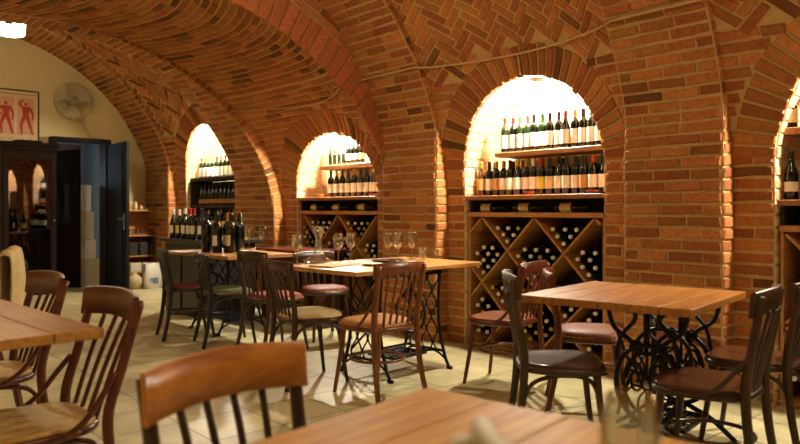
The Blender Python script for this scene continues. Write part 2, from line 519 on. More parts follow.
def herring(mb, mp, u0, u1, v0, v1, inside, W=.072, k=3, joint=.015, mul=1.0, ang=pi/4):
    ca, sa = cos(ang), sin(ang)
    uc, vc = (u0+u1)/2, (v0+v1)/2
    R = int(math.hypot(u1-u0, v1-v0)/W)+4
    def put(cx, cy, hx, hy):
        u = uc+(cx*ca-cy*sa)*W; v = vc+(cx*sa+cy*ca)*W
        if not (u0-.05 < u < u1+.05 and v0-.1 < v < v1+.1): return
        for (sx, sy) in ((0, 0), (1, 0), (-1, 0), (0, 1), (0, -1)):
            x = cx+sx*hx*.4; y = cy+sy*hy*.4
            if not inside(uc+(x*ca-y*sa)*W, vc+(x*sa+y*ca)*W): return
        brick(mb, mp, u, v, hx*W-joint/2, hy*W-joint/2, ang, col=brickcol(.06, mul))
    for i in range(-R, R):
        for m in range(-R//(2*k)-2, R//(2*k)+3):
            x = i+2*k*m
            if abs(x) > R*1.3: continue
            put(x+k/2, i+.5, k/2, .5)
            put(x+k+.5, i+1-k/2, .5, k/2)

def niche_half(nc, z):
    """half width of a niche opening at height z"""
    if z <= nc['spring']: return nc['hw']
    t = (z-nc['spring'])/(nc['top']-nc['spring'])
    return nc['hw']*sqrt(max(0, 1-t*t)) if t < 1 else 0
def niche_z(nc, Y):
    t = (Y-nc['yc'])/nc['hw']
    return nc['spring']+(nc['top']-nc['spring'])*sqrt(max(0, 1-t*t))
RING = .235
def ring_half(nc, z):
    if z <= nc['spring']: return nc['hw']
    t = (z-nc['spring'])/(nc['top']-nc['spring']+RING+.01)
    return (nc['hw']+RING+.01)*sqrt(max(0, 1-t*t)) if t < 1 else 0

S_WALL = 2.75     # wall_right below, ceiling above
wall = MB(); ceil = MB(); wleft = MB()
def mortar_strip(ys, smin_fn, side_first=0, side_last=0):
    NR = 40
    for (mb, kind) in ((wall, 0), (ceil, 1), (wleft, 2)):
        rows = []
        for i, Y in enumerate(ys):
            sd = side_last if i == len(ys)-1 else 0
            tot = s_total(Y, sd)
            if kind == 0: a, b = smin_fn(Y), S_WALL
            elif kind == 1: a, b = S_WALL, tot-2.2
            else: a, b = tot-2.2, tot
            n = (26, 44, 10)[kind]
            rows.append([cell(Y, lerp(a, b, j/n), 0, sd) for j in range(n+1)])
        mb.cur = 0; mb.col = (1, 1, 1.001); mb.smooth = True
        mb.grid(rows); mb.smooth = False

def lin(a, b, n): return [lerp(a, b, i/n) for i in range(n+1)]
edges = []
cur = YF
for nc in NICHES:
    y0, y1 = nc['yc']-nc['hw'], nc['yc']+nc['hw']
    edges.append(('w', cur, y0)); edges.append(('n', y0, y1, nc)); cur = y1
edges.append(('w', cur, YB))
for e in edges:
    if e[0] == 'w':
        a, b = e[1], e[2]
        cuts = [a]+[c for c in (LOW0,) if a < c < b]+[b]
        for i in range(len(cuts)-1):
            n = max(2, int((cuts[i+1]-cuts[i])/.12))
            mortar_strip(lin(cuts[i], cuts[i+1], n), lambda Y: 0, side_last=-1 if cuts[i+1] == LOW0 else 0)
    else:
        nc = e[3]
        ys = [nc['yc']-nc['hw']*cos(pi*i/28) for i in range(29)]
        mortar_strip(ys, lambda Y, nc=nc: s_of_z(Y, niche_z(nc, Y)))

# niche linings: jambs, soffit and back wall (part of the right wall)
ND = .43
for ni, nc in enumerate(NICHES):
    XB = XW+ND
    zs = lin(0, nc['spring'], 8)
    line = [(nc['yc']-nc['hw'], z) for z in zs]
    line += [(nc['yc']-nc['hw']*cos(pi*i/28), nc['spring']+(nc['top']-nc['spring'])*sin(pi*i/28)) for i in range(1, 28)]
    line += [(nc['yc']+nc['hw'], z) for z in reversed(zs)]
    wall.cur = 2; wall.col = (1, 1, 1.001)
    rows = []
    for (y, z) in line:
        xf = cell(y, s_of_z(y, z)).x
        rows.append([Vector((lerp(xf, XB, t), y, z)) for t in (0, .33, .66, 1)])
    wall.smooth = True; wall.grid(rows); wall.smooth = False
    c0 = len(wall.v)
    pts = [Vector((XB, y, z)) for y, z in line]
    wall.add(pts+[Vector((XB, nc['yc'], .8))], [(i, i+1, len(pts)) for i in range(len(pts)-1)])
    # jamb and soffit bricks
    wall.cur = 1
    for sgn in (-1, 1):
        yj = nc['yc']+sgn*nc['hw']
        def mj(u, v, h, sgn=sgn, yj=yj): return Vector((XW+u, yj-sgn*h, v))
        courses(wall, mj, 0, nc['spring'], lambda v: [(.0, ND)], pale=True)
    per = pi*(nc['hw']+nc['top']-nc['spring'])/2
    nb = int(per/.078)
    for i in range(nb):
        th = pi*(i+.5)/nb
        def ms(u, v, h, nc=nc):
            y = nc['yc']-(nc['hw']-h)*cos(v); z = nc['spring']+(nc['top']-nc['spring']-h)*sin(v)
            xf = cell(y, s_of_z(y, min(z, nc['top']))).x
            return Vector((lerp(xf, XB, u/ND), y, z))
        a = 0
        for (u0, u1) in (((0, .24), (.24, ND)) if i % 2 else ((0, .13), (.13, .36), (.36, ND))):
            ha = (pi/nb)/2*.84
            wall.col = overlit_brickcol()
            vs = [ms(u, th+dv, h) for h, ins in ((-.004, 0), (.010, .004)) for (u, dv) in ((u0+.007+ins, -ha), (u1-.007-ins, -ha), (u1-.007-ins, ha), (u0+.007+ins, ha))]
            wall.add(vs, [(4, 5, 6, 7), (0, 1, 5, 4), (1, 2, 6, 5), (2, 3, 7, 6), (3, 0, 4, 7)])
    # voussoir ring round the opening
    nr = int(pi*(nc['hw']+.1+nc['top']-nc['spring']+.1)/2/.079)
    for i in range(nr):
        th = pi*(i+.5)/nr
        ca_, sa_ = cos(th), sin(th)
        jl = random.uniform(-.012, .012)
        rows = []
        for (ins, h) in ((0, -.006), (0, .008), (.006, .014)):
            ring = []
            for (rr, sg) in ((jl-.008+ins, -1), (.12, -1), (RING+jl-ins, -1), (RING+jl-ins, 1), (.12, 1), (jl-.008+ins, 1)):
                half = (pi/nr)/2*(1-.27/(1+rr))-ins*.9
                tt = th+sg*half
                y = nc['yc']-(nc['hw']+rr)*cos(tt)+random.uniform(-.002, .002); z = nc['spring']+(nc['top']-nc['spring']+rr)*sin(tt)
                ring.append(cell(y, s_of_z(y, z), h))
            rows.append(ring)
        n = 6; vs = [p for r in rows for p in r]; fs = []
        for a in range(2):
            for k in range(n):
                fs.append((a*n+k, a*n+(k+1) % n, (a+1)*n+(k+1) % n, (a+1)*n+k))
        fs += [(12, 13, 16, 17), (13, 14, 15, 16)]
        wall.col = brickcol(.05); wall.add(vs, fs)

# courses on the cells
def in_pier(Y): return any(a-.0 <= Y <= b+.0 for a, b in PIERS)
def bay_ivals(a, b, nc, zfun):
    def f(v):
        z = zfun(v)
        hw = max(niche_half(nc, z), ring_half(nc, z)) if z > nc['spring']+.035 else nc['hw']
        if hw <= 0: return [(a, b)]
        return [(a, nc['yc']-hw-.004), (nc['yc']+hw+.004, b)]
    return f
wall.cur = 1; ceil.cur = 1; wleft.cur = 1
SPLIT = 2.34
for (a, b), nc in zip(BAYS, NICHES):
    courses(wall, cell, 0, SPLIT, bay_ivals(a, b, nc, lambda v: v))
    # spandrels and vault above
    def ring_out(u, v, nc=nc):
        z = cell(min(max(u, YF), YB), v).z
        dy = (u-nc['yc'])/(nc['hw']+RING+.005); dz = (z-nc['spring'])/(nc['top']-nc['spring']+RING+.005)
        return dy*dy+dz*dz > 1 or z < nc['spring']
    if a < LOW0 or a > LOW1:
        top = 6.6
        herring(ceil, cell, a, b, SPLIT, top, lambda u, v: a-.07 < u < b+.07 and SPLIT < v < top and ring_out(u, v))
    else:
        courses(wall, cell, SPLIT, S_WALL, lambda v: [(p, q) for (p, q) in bay_ivals(a, b, nc, lambda s: cell(nc['yc']+.3, s).z)(v)])
        courses(ceil, cell, S_WALL, 6.6, lambda v: [(a, b)], dark=.09, mul=.95)
courses(ceil, cell, S_WALL, 6.3, lambda v: [(PIERS[3][0], PIERS[3][1])], dark=.09, mul=.95)
# far half of the barrel (left side), plain courses
def left_ivals(v): return [(YF, LOW0-.02), (LOW0+.02, YB)]
courses(ceil, cell, 6.6, 8.4, left_ivals, dv=.11, L=.34)
struct(wall.build('wall_right', [M['mortar'], M['brick'], M['whitewash']]))
struct(ceil.build('ceiling', [M['mortar'], M['brick']]))
struct(wleft.build('wall_left', [M['plaster'], M['brick']]))

# piers and their arches
for i, (a, b) in enumerate(PIERS):
    low = (i == 3)
    mb = MB(); SM = 9.0
    mb.cur = 0; mb.col = (1, 1, 1.001)
    mp = lambda u, v, h, low=low, a=a: rib_pt(a if not low else u, v, h, low) if False else Vector((rib_pt(u, v, h, low).x, u, rib_pt(u, v, h, low).z))
    ss = lin(0, 1.2, 4)+lin(1.2, SM, 60)[1:]
    front = [[mp(y, s, 0) for s in ss] for y in lin(a, b, 5)]
    mb.smooth = True; mb.grid(front); mb.smooth = False
    for yy in (a, b):
        back = [p+Vector((.22 if p.z < 1.2 else .22*(p.x-CX)/A, 0, 0 if p.z < 1.2 else .22*(p.z-1.2)/2.6)) for p in [mp(yy, s, 0) for s in ss]]
        mb.grid([[mp(yy, s, 0) for s in ss], back])
    mb.cur = 1
    smax = 7.6 if not low else 5.0
    courses(mb, mp, 0, smax, lambda v: [(a+.004, b-.004)], dv=.0775, L=.25)
    # bricks of the side faces
    for (yy, sg) in ((a, -1), (b, 1)):
        k = 0; v = 0
        while v < (4.6 if not low else 4.2):
            vc = v+.0388
            def mside(u, w, h, yy=yy, sg=sg):
                p = mp(yy, w, 0); q = mp(yy, w, -.2)
                d = (q-p)/.2
                return p+d*u+Vector((0, sg*h, 0))
            brick(mb, mside, .07, vc, .068, .032, 0, col=brickcol(.03)); v += .0775
    struct(mb.build('trim_%d' % (i+1), [M['mortar'], M['brick']]))

# face of the lower arch: ring of tall red voussoirs with brick spandrel above
mb = MB(); mb.cur = 0; mb.col = (1, 1, 1.001)
inner = []; outer = []
Nf = 60
for i in range(Nf+1):
    ph = pi*i/Nf
    inner.append(Vector((CX+A*cos(ph), LOW0+.001, 1.0+2.05*sin(ph))))
    outer.append(Vector((CX+(A+.16)*cos(ph), LOW0+.001, 1.14+2.78*sin(ph))))
mb.grid([inner, outer])
mb.cur = 1
def arc(ph, r):
    n = Vector((cos(ph)/A, 0, sin(ph)/2.05)).normalized()
    return Vector((CX+A*cos(ph), LOW0, 1.0+2.05*sin(ph)))+n*r
ph = rad(14)
while ph < rad(150):
    ds = .115/ sqrt((A*sin(ph))**2+(2.05*cos(ph))**2)
    p1 = ph+ds
    thick = min(.30, .05+.55*max(0, (ph-rad(12))))
    g = ds*.07
    rows = []
    for (ins, hy) in ((0, .004), (0, -.012), (.006, -.02)):
        gi = g+ins*ds/.115
        rows.append([arc(ph+gi, ins*1.2)+Vector((0, hy, 0)), arc(p1-gi, ins*1.2)+Vector((0, hy, 0)), arc(p1-gi, thick-ins)+Vector((0, hy, 0)), arc(ph+gi, thick-ins)+Vector((0, hy, 0))])
    vs = [p for r in rows for p in r]
    fs = [(a_*4+k, a_*4+(k+1) % 4, a_*4+4+(k+1) % 4, a_*4+4+k) for a_ in range(2) for k in range(4)]+[(8, 9, 10, 11)]
    c = srgb(180, 106, 64); kk = random.uniform(.88, 1.1)
    mb.col = (c[0]*kk, c[1]*kk, c[2]*kk); mb.add(vs, fs)
    ph = p1
# spandrel courses
for row in range(8):
    ph = rad(30)
    while ph < rad(150):
        ds = .24/sqrt((A*sin(ph))**2+(2.05*cos(ph))**2)
        r0 = .32+row*.078
        pm = arc(ph+ds/2, r0+.04)
        if (pm.x-CX)**2/(A-.0)**2+(pm.z-1.14)**2/2.72**2 < 1:
            vs = []
            for (ins, hy) in ((0, .004), (.005, -.014)):
                e = ins*ds/.24+ds*.03
                vs += [arc(ph+e, r0+ins)+Vector((0, hy, 0)), arc(ph+ds-e, r0+ins)+Vector((0, hy, 0)), arc(ph+ds-e, r0+.064-ins)+Vector((0, hy, 0)), arc(ph+e, r0+.064-ins)+Vector((0, hy, 0))]
            mb.col = brickcol(); mb.add(vs, [(4, 5, 6, 7), (0, 1, 5, 4), (1, 2, 6, 5), (2, 3, 7, 6), (3, 0, 4, 7)])
        ph += ds
struct(mb.build('trim_6', [M['mortar'], M['brick']]))

# floor, end walls
mb = MB(); mb.box(((CX+XW+.6)/2-1.2, (YF+YB)/2+1.0, -.05), (8.6, YB-YF+6, .1)); struct(mb.build('floor', M['floor']))
DX0, DX1, DZ = 3.02, 3.80, 2.24        # doorway in the back wall
def zline(x):
    t = (x-CX)/A
    return 1.14+2.9*sqrt(max(0, 1-t*t))
mb = MB()
for (x0, x1, base) in ((CX-A-.05, DX0, None), (DX0, DX1, DZ), (DX1, XW+.05, None)):
    xs = lin(x0, x1, 14)
    for yy in (YB, YB+.25):
        mb.grid([[Vector((x, yy, base or 0)) for x in xs], [Vector((x, yy, max((base or 0)+.01, zline(x)+.1))) for x in xs]])
for x in (DX0, DX1):
    mb.box((x, YB+.125, DZ/2), (.002, .25, DZ))
mb.box(((DX0+DX1)/2, YB+.125, DZ), (DX1-DX0, .25, .002))
struct(mb.build('wall_back', M['plaster']))
mb = MB(); mb.box((CX, YF, 2.0), (5.6, .06, 4.2)); struct(mb.build('wall_front', M['plaster']))

# store room beyond the doorway
mb = MB()
hx0, hx1, hy0, hy1, hz = 2.2, 4.6, YB+.25, YB+3.4, 2.9
mb.box((hx0-.03, (hy0+hy1)/2, hz/2), (.06, hy1-hy0, hz)); mb.box((hx1+.03, (hy0+hy1)/2, hz/2), (.06, hy1-hy0, hz))
mb.box(((hx0+hx1)/2, hy1+.03, hz/2), (hx1-hx0, .06, hz)); mb.box(((hx0+hx1)/2, (hy0+hy1)/2, hz+.03), (hx1-hx0, hy1-hy0, .06))
struct(mb.build('wall_storeroom', M['hallwall']))
w = empty('window_1', (2.55, hy1-.02, 1.2)); struct(w)
mb = MB(); mb.box((0, 0, 0), (.55, .01, 1.9)); mb.build('window_pane', M['daylight_dim'], w)
mb = MB()
for x in (-.3, .3): mb.box((x, -.01, 0), (.05, .04, 2.0))
for z in (-.98, 0, .98): mb.box((0, -.01, z), (.6, .04, .05))
mb.build('window_frame', M['cabwood'], w)

w2 = empty('window_2', (hx1-.02, 12.55, 2.05)); struct(w2)
mb = MB(); mb.box((0, 0, 0), (.01, .75, .70)); mb.build('window_pane', M['daylight'], w2)
mb = MB()
for y in (-.39, .39): mb.box((-.01, y, 0), (.04, .05, .80))
for z in (-.37, .37): mb.box((-.01, 0, z), (.04, .82, .05))
mb.box((-.01, 0, 0), (.03, .03, .70))
mb.build('window_frame', M['cabwood'], w2)

# doorway
d = empty('door_1', (0, YB, 0)); struct(d)
mb = MB()
for x in (DX0-.0, DX1+.0): mb.box((x, .0, DZ/2), (.08, .30, DZ), bev=.006)
mb.box(((DX0+DX1)/2, 0, DZ+.02), (DX1-DX0+.08, .30, .06), bev=.006)
mb.build('door_frame', M['cabwood'], d)
mb = MB(); mb.box((0, -.46, 1.105), (.045, .92, 2.19), bev=.004)
for z, h in ((.6, .8), (1.6, .95)):
    mb.box((-.026, -.46, z), (.012, .62, h), bev=.005)
leaf = mb.build('door_leaf', M['doorwood'], d, loc=(DX1+.0, -.12, 0), rot=(0, 0, rad(-2)))
mb = smooth(MB()); mb.tube([(-.03, -.84, 1.07), (-.075, -.84, 1.07), (-.08, -.80, 1.07), (-.08, -.72, 1.07)], .010, 8)
mb.smooth = False; mb.box((-.028, -.84, 1.03), (.012, .045, .24), bev=.003)
tag(mb.build('door_handle', M['steel'], leaf), 'steel lever handle on long plate')
mb = MB()
for (x, z, sx, sz) in ((-.19, 1.1, .07, 2.18), (.19, 1.1, .07, 2.18), (0, 2.13, .38, .12), (0, .95, .38, .10), (0, .1, .38, .16)):
    mb.box((x, 0, z), (sx, .045, sz), bev=.004)
mb.box((0, 0, .52), (.32, .02, .78))
l2 = mb.build('door_leaf', M['cabwood'], d, loc=(DX0+.22, .02, 0), rot=(0, 0, rad(18)))
mb = MB(); mb.box((0, 0, 1.53), (.32, .008, 1.08)); mb.build('door_pane', M['pane'], l2)

# ------------------------------------------------------------------ bottles
ORD = ['first', 'second', 'third', 'fourth', 'fifth', 'sixth', 'seventh', 'eighth', 'ninth', 'tenth', 'eleventh', 'twelfth',
       'thirteenth', 'fourteenth', 'fifteenth', 'sixteenth', 'seventeenth', 'eighteenth', 'nineteenth', 'twentieth']
BPROF = {
 'bordeaux': [(0, 0), (.033, .0), (.0375, .006), (.0375, .19), (.035, .207), (.026, .222), (.0165, .235), (.0148, .25), (.0142, .295), (.0155, .296), (.0155, .303), (0, .303)],
 'burgundy': [(0, 0), (.036, .0), (.0405, .006), (.0405, .145), (.038, .165), (.031, .19), (.022, .218), (.0165, .245), (.0145, .262), (.0142, .295), (.0155, .296), (.0155, .303), (0, .303)],
 'flute': [(0, 0), (.034, .0), (.038, .006), (.038, .15), (.035, .18), (.028, .22), (.0205, .26), (.0155, .30), (.0142, .335), (.0152, .336), (.0152, .342), (0, .342)],
}
_mesh = {}
def shared(key, fn, mats):
    if key not in _mesh: _mesh[key] = fn().mesh(key[0], mats)
    return _mesh[key]
def link(name, me, parent=None, loc=(0, 0, 0), rot=(0, 0, 0)):
    o = bpy.data.objects.new(name, me); COL.objects.link(o); o.location = loc; o.rotation_euler = rot
    if parent: o.parent = parent
    return o
def bottle(kind, body, label, cap, loc, label_text, group=None, rz=None, scale=1.0, rot=None, lab=(.055, .135)):
    """standing bottle: body with paper label and capsule as parts; front of the label is local -X"""
    def fb():
        mb = smooth(MB()); mb.lathe(BPROF[kind], 16); return mb
    def fl():
        mb = smooth(MB()); R = {'bordeaux': .0382, 'burgundy': .0412, 'flute': .0387}[kind]
        mb.lathe([(R, lab[0]), (R, lab[1])], 12, a0=pi-1.75, a1=pi+1.75); return mb
    def fc():
        mb = smooth(MB()); t = {'bordeaux': .303, 'burgundy': .303, 'flute': .342}[kind]
        mb.lathe([(.0165, t-.062), (.0158, t-.01), (.0165, t-.008), (.0165, t+.001), (0, t+.002)], 12); return mb
    o = link('wine_bottle', shared(('wine_bottle', kind, body), fb, M[body]), None, loc)
    o.rotation_euler = rot if rot else (0, 0, rz if rz is not None else random.uniform(-.25, .25))
    o.scale = (scale,)*3
    if label: link('paper_label', shared(('paper_label', kind, label, lab), fl, M[label]), o)
    if cap: link('capsule', shared(('capsule', kind, cap), fc, M[cap]), o)
    return tag(o, label_text, 'bottle', group)

def rack_bottle(loc, cap, label, group, tilt=0):
    """bottle lying in a diamond with its neck towards the room (-X)"""
    def f():
        mb = smooth(MB()); mb.cur = 0
        P = BPROF['bordeaux']; mb.lathe(P[:-4]+[(.0142, .283)], 10)
        mb.cur = 1; mb.lathe([(.0142, .282), (.0165, .285), (.0165, .303), (.012, .306), (0, .3065)], 10)
        return mb
    me = shared(('wine_bottle', 'rack', cap), f, [M['bottle_black'], M[cap]])
    o = link('wine_bottle', me, None, loc, (0, -pi/2, 0))
    return tag(o, label, 'bottle', group)

def wine_rack(nc, xf, z_top, z_mid, pitch, name_lab, niche_word, caps, fill, front=.36, start=None, dark=None, ymin=None, board='pine', stuff=None):
    """rack filling the lower niche: counter board, lower board, sides and crossed diagonal boards"""
    y0, y1 = nc['yc']-nc['hw']+.016, nc['yc']+nc['hw']-.016
    root = empty('wine_rack', (xf, nc['yc'], 0))
    tag(root, name_lab, 'rack')
    def part(n, c, s, m, bev=.004):
        mb = MB(); mb.box((c[0]-xf, c[1]-nc['yc'], c[2]), s, bev=bev); return mb.build(n, m, root)
    D = front; xm = xf+D/2
    part('counter_board', (xm-.015, nc['yc'], z_top-.018), (D+.03, y1-y0, .036), M['shelfwood'])
    part('lower_board', (xm, nc['yc'], z_mid-.02), (D, y1-y0, .04), M[board])
    part('bottom_board', (xm, nc['yc'], .02), (D, y1-y0, .03), M[board])
    for y in (y0+.012, y1-.012): part('side_panel', (xm+.01, y, z_mid/2), (D-.02, .022, z_mid-.05), M[board])
    for y in (y0+.012, y1-.012): part('upright', (xm+.01, y, (z_top+z_mid)/2-.02), (D-.04, .022, z_top-z_mid-.03), M['darkbox'])
    part('back_panel', (xf+D-.006, nc['yc'], z_top/2), (.01, y1-y0, z_top-.04), M['darkbox'], 0)
    zb, zt = .036, z_mid-.042
    ya, yb = y0+.026, y1-.026
    st = start if start is not None else ya
    T = .018
    lines = []
    for sgn in (1, -1):
        k = -6
        while k < 8:
            # sgn=+1: z = zt - (y - yk) ; sgn=-1: z = zt + (y - yk)
            yk = st+k*pitch; k += 1
            pts = []
            for y in (ya, yb):
                z = zt-sgn*(y-yk)
                if zb <= z <= zt: pts.append((y, z))
            for z in (zb, zt):
                y = yk+sgn*(zt-z)
                if ya <= y <= yb: pts.append((y, z))
            if len(pts) >= 2:
                p, q = min(pts), max(pts)
                L = math.hypot(q[0]-p[0], q[1]-p[1])
                if L > .08: lines.append((p, q, L))
    for (p, q, L) in lines:
        ang = math.atan2(q[1]-p[1], q[0]-p[0])
        mb = MB(); mb.box((0, 0, 0), (D-.03, max(.05, L-.03), T), rot=Matrix.Rotation(ang, 3, 'X'), bev=.002)
        o = mb.build('diagonal_board', M[board], root)
        o.location = (D/2, (p[0]+q[0])/2-nc['yc'], (p[1]+q[1])/2)
    # bottles: square lattice turned 45 degrees inside every diamond
    r = .0385; st2 = .0395
    n = 0
    g = 'bottles lying in the diamonds of the '+niche_word
    lab = 'dark bottle lying neck outward in the diamond rack of the '+niche_word
    H = pitch/2
    j = 0
    for ky in range(-8, 9):
        for kz in range(-1, 9):
            if (ky+kz) % 2: continue
            yc = st+ky*H; zc = zt-kz*H           # centre of a diamond is at odd offsets
            zc0 = zc-H                            # diamond: bottom corner at (yc, zc-2H)
            if not (ya-H < yc < yb+H): continue
            bottom = zc-2*H
            f = fill(ky, kz)
            N = int((pitch/sqrt(2)-.03)/(2*st2))
            for i in range(N):
                for k in range(N):
                    if i+k > f*(2*N-2): continue
                    y = yc+(i-k)*st2*sqrt(2); z = bottom+.0175*sqrt(2)+r*sqrt(2)*1.02+(i+k)*st2*sqrt(2)
                    if bottom < zb-.02:
                        # half diamond standing on the bottom board
                        pass
                    if y-r < ya+.003 or y+r > yb-.003 or z-r < zb+.004 or z+r > zt-.006: continue
                    if ymin is not None and y < ymin: continue
                    if stuff is not None and z < stuff: continue
                    rack_bottle((xf+D-.015-random.uniform(0, .03), y, z), random.choice(caps), lab, g)
                    n += 1
    return root, n

def shelf(nm, x0, x1, y0, y1, ztop, th, label, mat='shelfwood', cat='shelf'):
    o = MB(); o.box((0, 0, -th/2), (x1-x0, y1-y0, th), bev=.005)
    ob = o.build(nm, M[mat], loc=((x0+x1)/2, (y0+y1)/2, ztop))
    return tag(ob, label, cat)

N4, N3, N2, N1 = NICHES
# --- largest niche (third from the far end)
wine_rack(N3, 4.60, 1.325, 1.18, .57, 'tall pine wine rack of crossed boards filling the largest bright niche', 'largest niche',
          ['cap_white', 'cap_gold', 'cap_white', 'cap_white', 'cap_white'], lambda a, b: (.75, 1, .6, .85, 1, .7)[(a*3+b*5) % 6], start=3.563-.57*3)
shelf('wall_shelf', 4.70, 5.01, 2.905, 4.06, 1.70, .04, 'short wooden shelf of white labelled bottles high in the largest bright niche')
caps_top = ['cap_red', 'cap_red', 'cap_green', 'cap_red', 'cap_black', 'cap_green', 'cap_black', 'cap_black', 'cap_red', 'cap_gold', 'cap_black', 'cap_green', 'cap_red', 'cap_black']
for i in range(14):
    y = 3.99-i*.079
    bottle('bordeaux' if i % 4 else 'burgundy' if i > 5 else 'bordeaux', 'bottle_green' if i in (0, 2, 3, 5, 11) else 'bottle_black', 'label_white', caps_top[i],
           (4.77+random.uniform(-.012, .012), y, 1.702), 'bottle %s from left on the upper shelf of the largest niche' % ORD[i], 'bottles on the upper shelf of the largest niche', lab=(.035, .15))
mid_lab = ['label_orange', 'label_white', 'label_orange', 'label_white', 'label_white', 'label_white', 'label_white', 'label_white', 'label_yellow', 'label_cream', 'label_white', 'label_white', 'label_white', 'label_orange', 'label_white', 'label_white']
mid_cap = ['cap_gold', 'cap_black', 'cap_gold', 'cap_gold', 'cap_black', 'cap_gold', 'cap_gold', 'cap_white', 'cap_red', 'cap_black', 'cap_black', 'cap_black', 'cap_black', 'cap_black', 'cap_red', 'cap_black']
for i in range(16):
    y = 4.235-i*.0825
    bottle('bordeaux' if i % 5 else 'burgundy', 'bottle_amber' if i == 0 else 'bottle_black', mid_lab[i], mid_cap[i], (4.735+random.uniform(-.01, .01), y, 1.327),
           'front bottle %s from left on the counter of the largest niche' % ORD[i], 'front row on the counter of the largest niche', lab=(.05, .15))
for i in range(12):
    bottle('burgundy' if i % 3 else 'bordeaux', 'bottle_black', 'label_white' if i % 2 else 'label_cream', random.choice(['cap_gold', 'cap_black', 'cap_black', 'cap_orange']), (4.86, 4.19-i*.106, 1.327),
           'rear bottle %s from left on the counter of the largest niche' % ORD[i], 'rear row on the counter of the largest niche')
def laid(nc, xs, ys, z, r, words, labs):
    for i, (y, lb) in enumerate(zip(ys, labs)):
        bottle('bordeaux', 'bottle_black', lb, 'cap_black', (xs, y, z), words % ('leftmost', 'middle', 'rightmost')[i], rot=(pi/2, 0, 0), lab=(.06, .165))
laid(N3, 4.70, (4.27-.02, 4.27-.44, 4.27-.86), 1.18+.0395, 0, '%s dark bottle lying sideways under the counter of the largest niche', ('label_cream', 'label_cream', 'label_cream'))
def dish(loc, label):
    mb = smooth(MB()); mb.lathe([(0, 0), (.045, 0), (.062, .03), (.065, .034), (.06, .033), (.043, .008), (0, .006)], 18)
    o = mb.build('dish', M['terracotta'], loc=loc); o.scale = (.75,)*3; return tag(o, label, 'dish')
dish((4.625, 3.62, 1.327), 'small terracotta dish before the middle bottles of the largest niche')
dish((4.625, 3.02, 1.327), 'small terracotta dish by the right jamb of the largest niche')

# --- low niche (second from the far end)
wine_rack(N2, 4.60, 1.345, 1.19, .68, 'pine wine rack of crossed boards in the low niche behind the decanter', 'low niche behind the decanter',
          ['cap_white', 'cap_white', 'cap_gold'], lambda a, b: (1, .75, 1, .85, .7)[(a*2+b*3) % 5], start=6.26-.68*2, stuff=.58)
shelf('wall_shelf', 4.69, 5.01, 5.55, 6.70, 1.71, .05, 'short pine shelf holding bottles and upturned glasses in the low niche', 'pine')
for i in range(8):
    bottle('bordeaux', 'bottle_black', None if i < 4 else 'label_white', 'cap_black', (4.78, 6.62-i*.085, 1.712),
           'bottle %s from left on the upper shelf of the low niche' % ORD[i], 'bottles on the upper shelf of the low niche', scale=.62 if i < 4 else .85)
for i in range(9):
    bottle('burgundy' if i % 2 else 'bordeaux', 'bottle_green' if i < 5 else 'bottle_black', 'label_white', ['cap_green', 'cap_gold', 'cap_black'][i % 3], (4.735, 6.55-i*.110, 1.347),
           'bottle %s from left on the counter of the low niche' % ORD[i], 'bottles on the counter of the low niche', lab=(.05, .15))
laid(N2, 4.70, (6.98-.06, 6.98-.50, 6.98-.96), 1.19+.0395, 0, '%s dark bottle lying sideways under the counter of the low niche', ('label_cream', 'label_cream', 'label_cream'))
dish((4.63, 6.62, 1.347), 'small terracotta dish at the left end of the low niche counter')
dish((4.63, 5.66, 1.347), 'small terracotta dish at the right end of the low niche counter')

# --- niche at the right edge
wine_rack(N4, 4.60, 1.262, 1.105, .57, 'wine rack of crossed boards in the niche cut by the right edge', 'niche at the right edge',
          ['cap_red', 'cap_white', 'cap_red'], lambda a, b: (.7, .5, .8)[(a+2*b) % 3], start=1.66-.57*2, ymin=1.25)
shelf('wall_shelf', 4.66, 5.01, .26, 1.68, 1.71, .045, 'wooden shelf high in the niche cut by the right edge')
for i in range(3):
    bottle('burgundy', 'bottle_black' if i == 0 else 'bottle_green', 'label_cream', 'cap_red' if i == 0 else 'cap_gold', (4.72, 1.655-i*.105, 1.712),
           'bottle %s from left on the high shelf of the right-edge niche' % ORD[i], 'bottles on the high shelf of the niche at the right edge', lab=(.03, .115))
for i in range(3):
    bottle('burgundy', 'bottle_black', 'label_white', 'cap_black', (4.70, 1.645-i*.115, 1.264),
           'bottle %s from left on the rack top of the right-edge niche' % ORD[i], 'bottles on the rack top of the niche at the right edge', lab=(.05, .11))
bottle('bordeaux', 'bottle_black', 'label_white', 'cap_black', (4.69, 1.56, 1.105+.0395), 'pale labelled bottle lying under the rack top at the right edge', rot=(pi/2, 0, 0), lab=(.02, .19))

# --- far niche
sh = empty('bottle_shelf', (4.63, N1['yc'], 0)); tag(sh, 'dark wooden shelf unit of bottles in the farthest niche', 'shelf')
mb = MB()
for y in (-N1['hw']+.03, N1['hw']-.03): 
    m2 = MB(); m2.box((.19, y, .83), (.36, .03, 1.66), bev=.003); m2.build('side_panel', M['darkbox'], sh)
for z in (.1, .5, .88, 1.255, 1.655):
    m2 = MB(); m2.box((.18, 0, z), (.38, 2*N1['hw']-.10, .045), bev=.003); m2.build('shelf_board', M['darkbox'], sh)
m2 = MB(); m2.box((.375, 0, .83), (.01, 2*N1['hw']-.1, 1.6)); m2.build('back_panel', M['darkbox'], sh)
caps1 = ['cap_green', 'cap_gold', 'cap_orange', 'cap_gold', 'cap_red', 'cap_orange', 'cap_red', 'cap_green', 'cap_gold', 'cap_orange']
for i in range(10):
    bottle('bordeaux', 'bottle_green', 'label_white', caps1[i], (4.75, N1['yc']+.58-i*.125, 1.6785),
           'green bottle %s from left on the top shelf of the farthest niche' % ORD[i], 'bottles on the top shelf of the farthest niche', lab=(.02, .15))
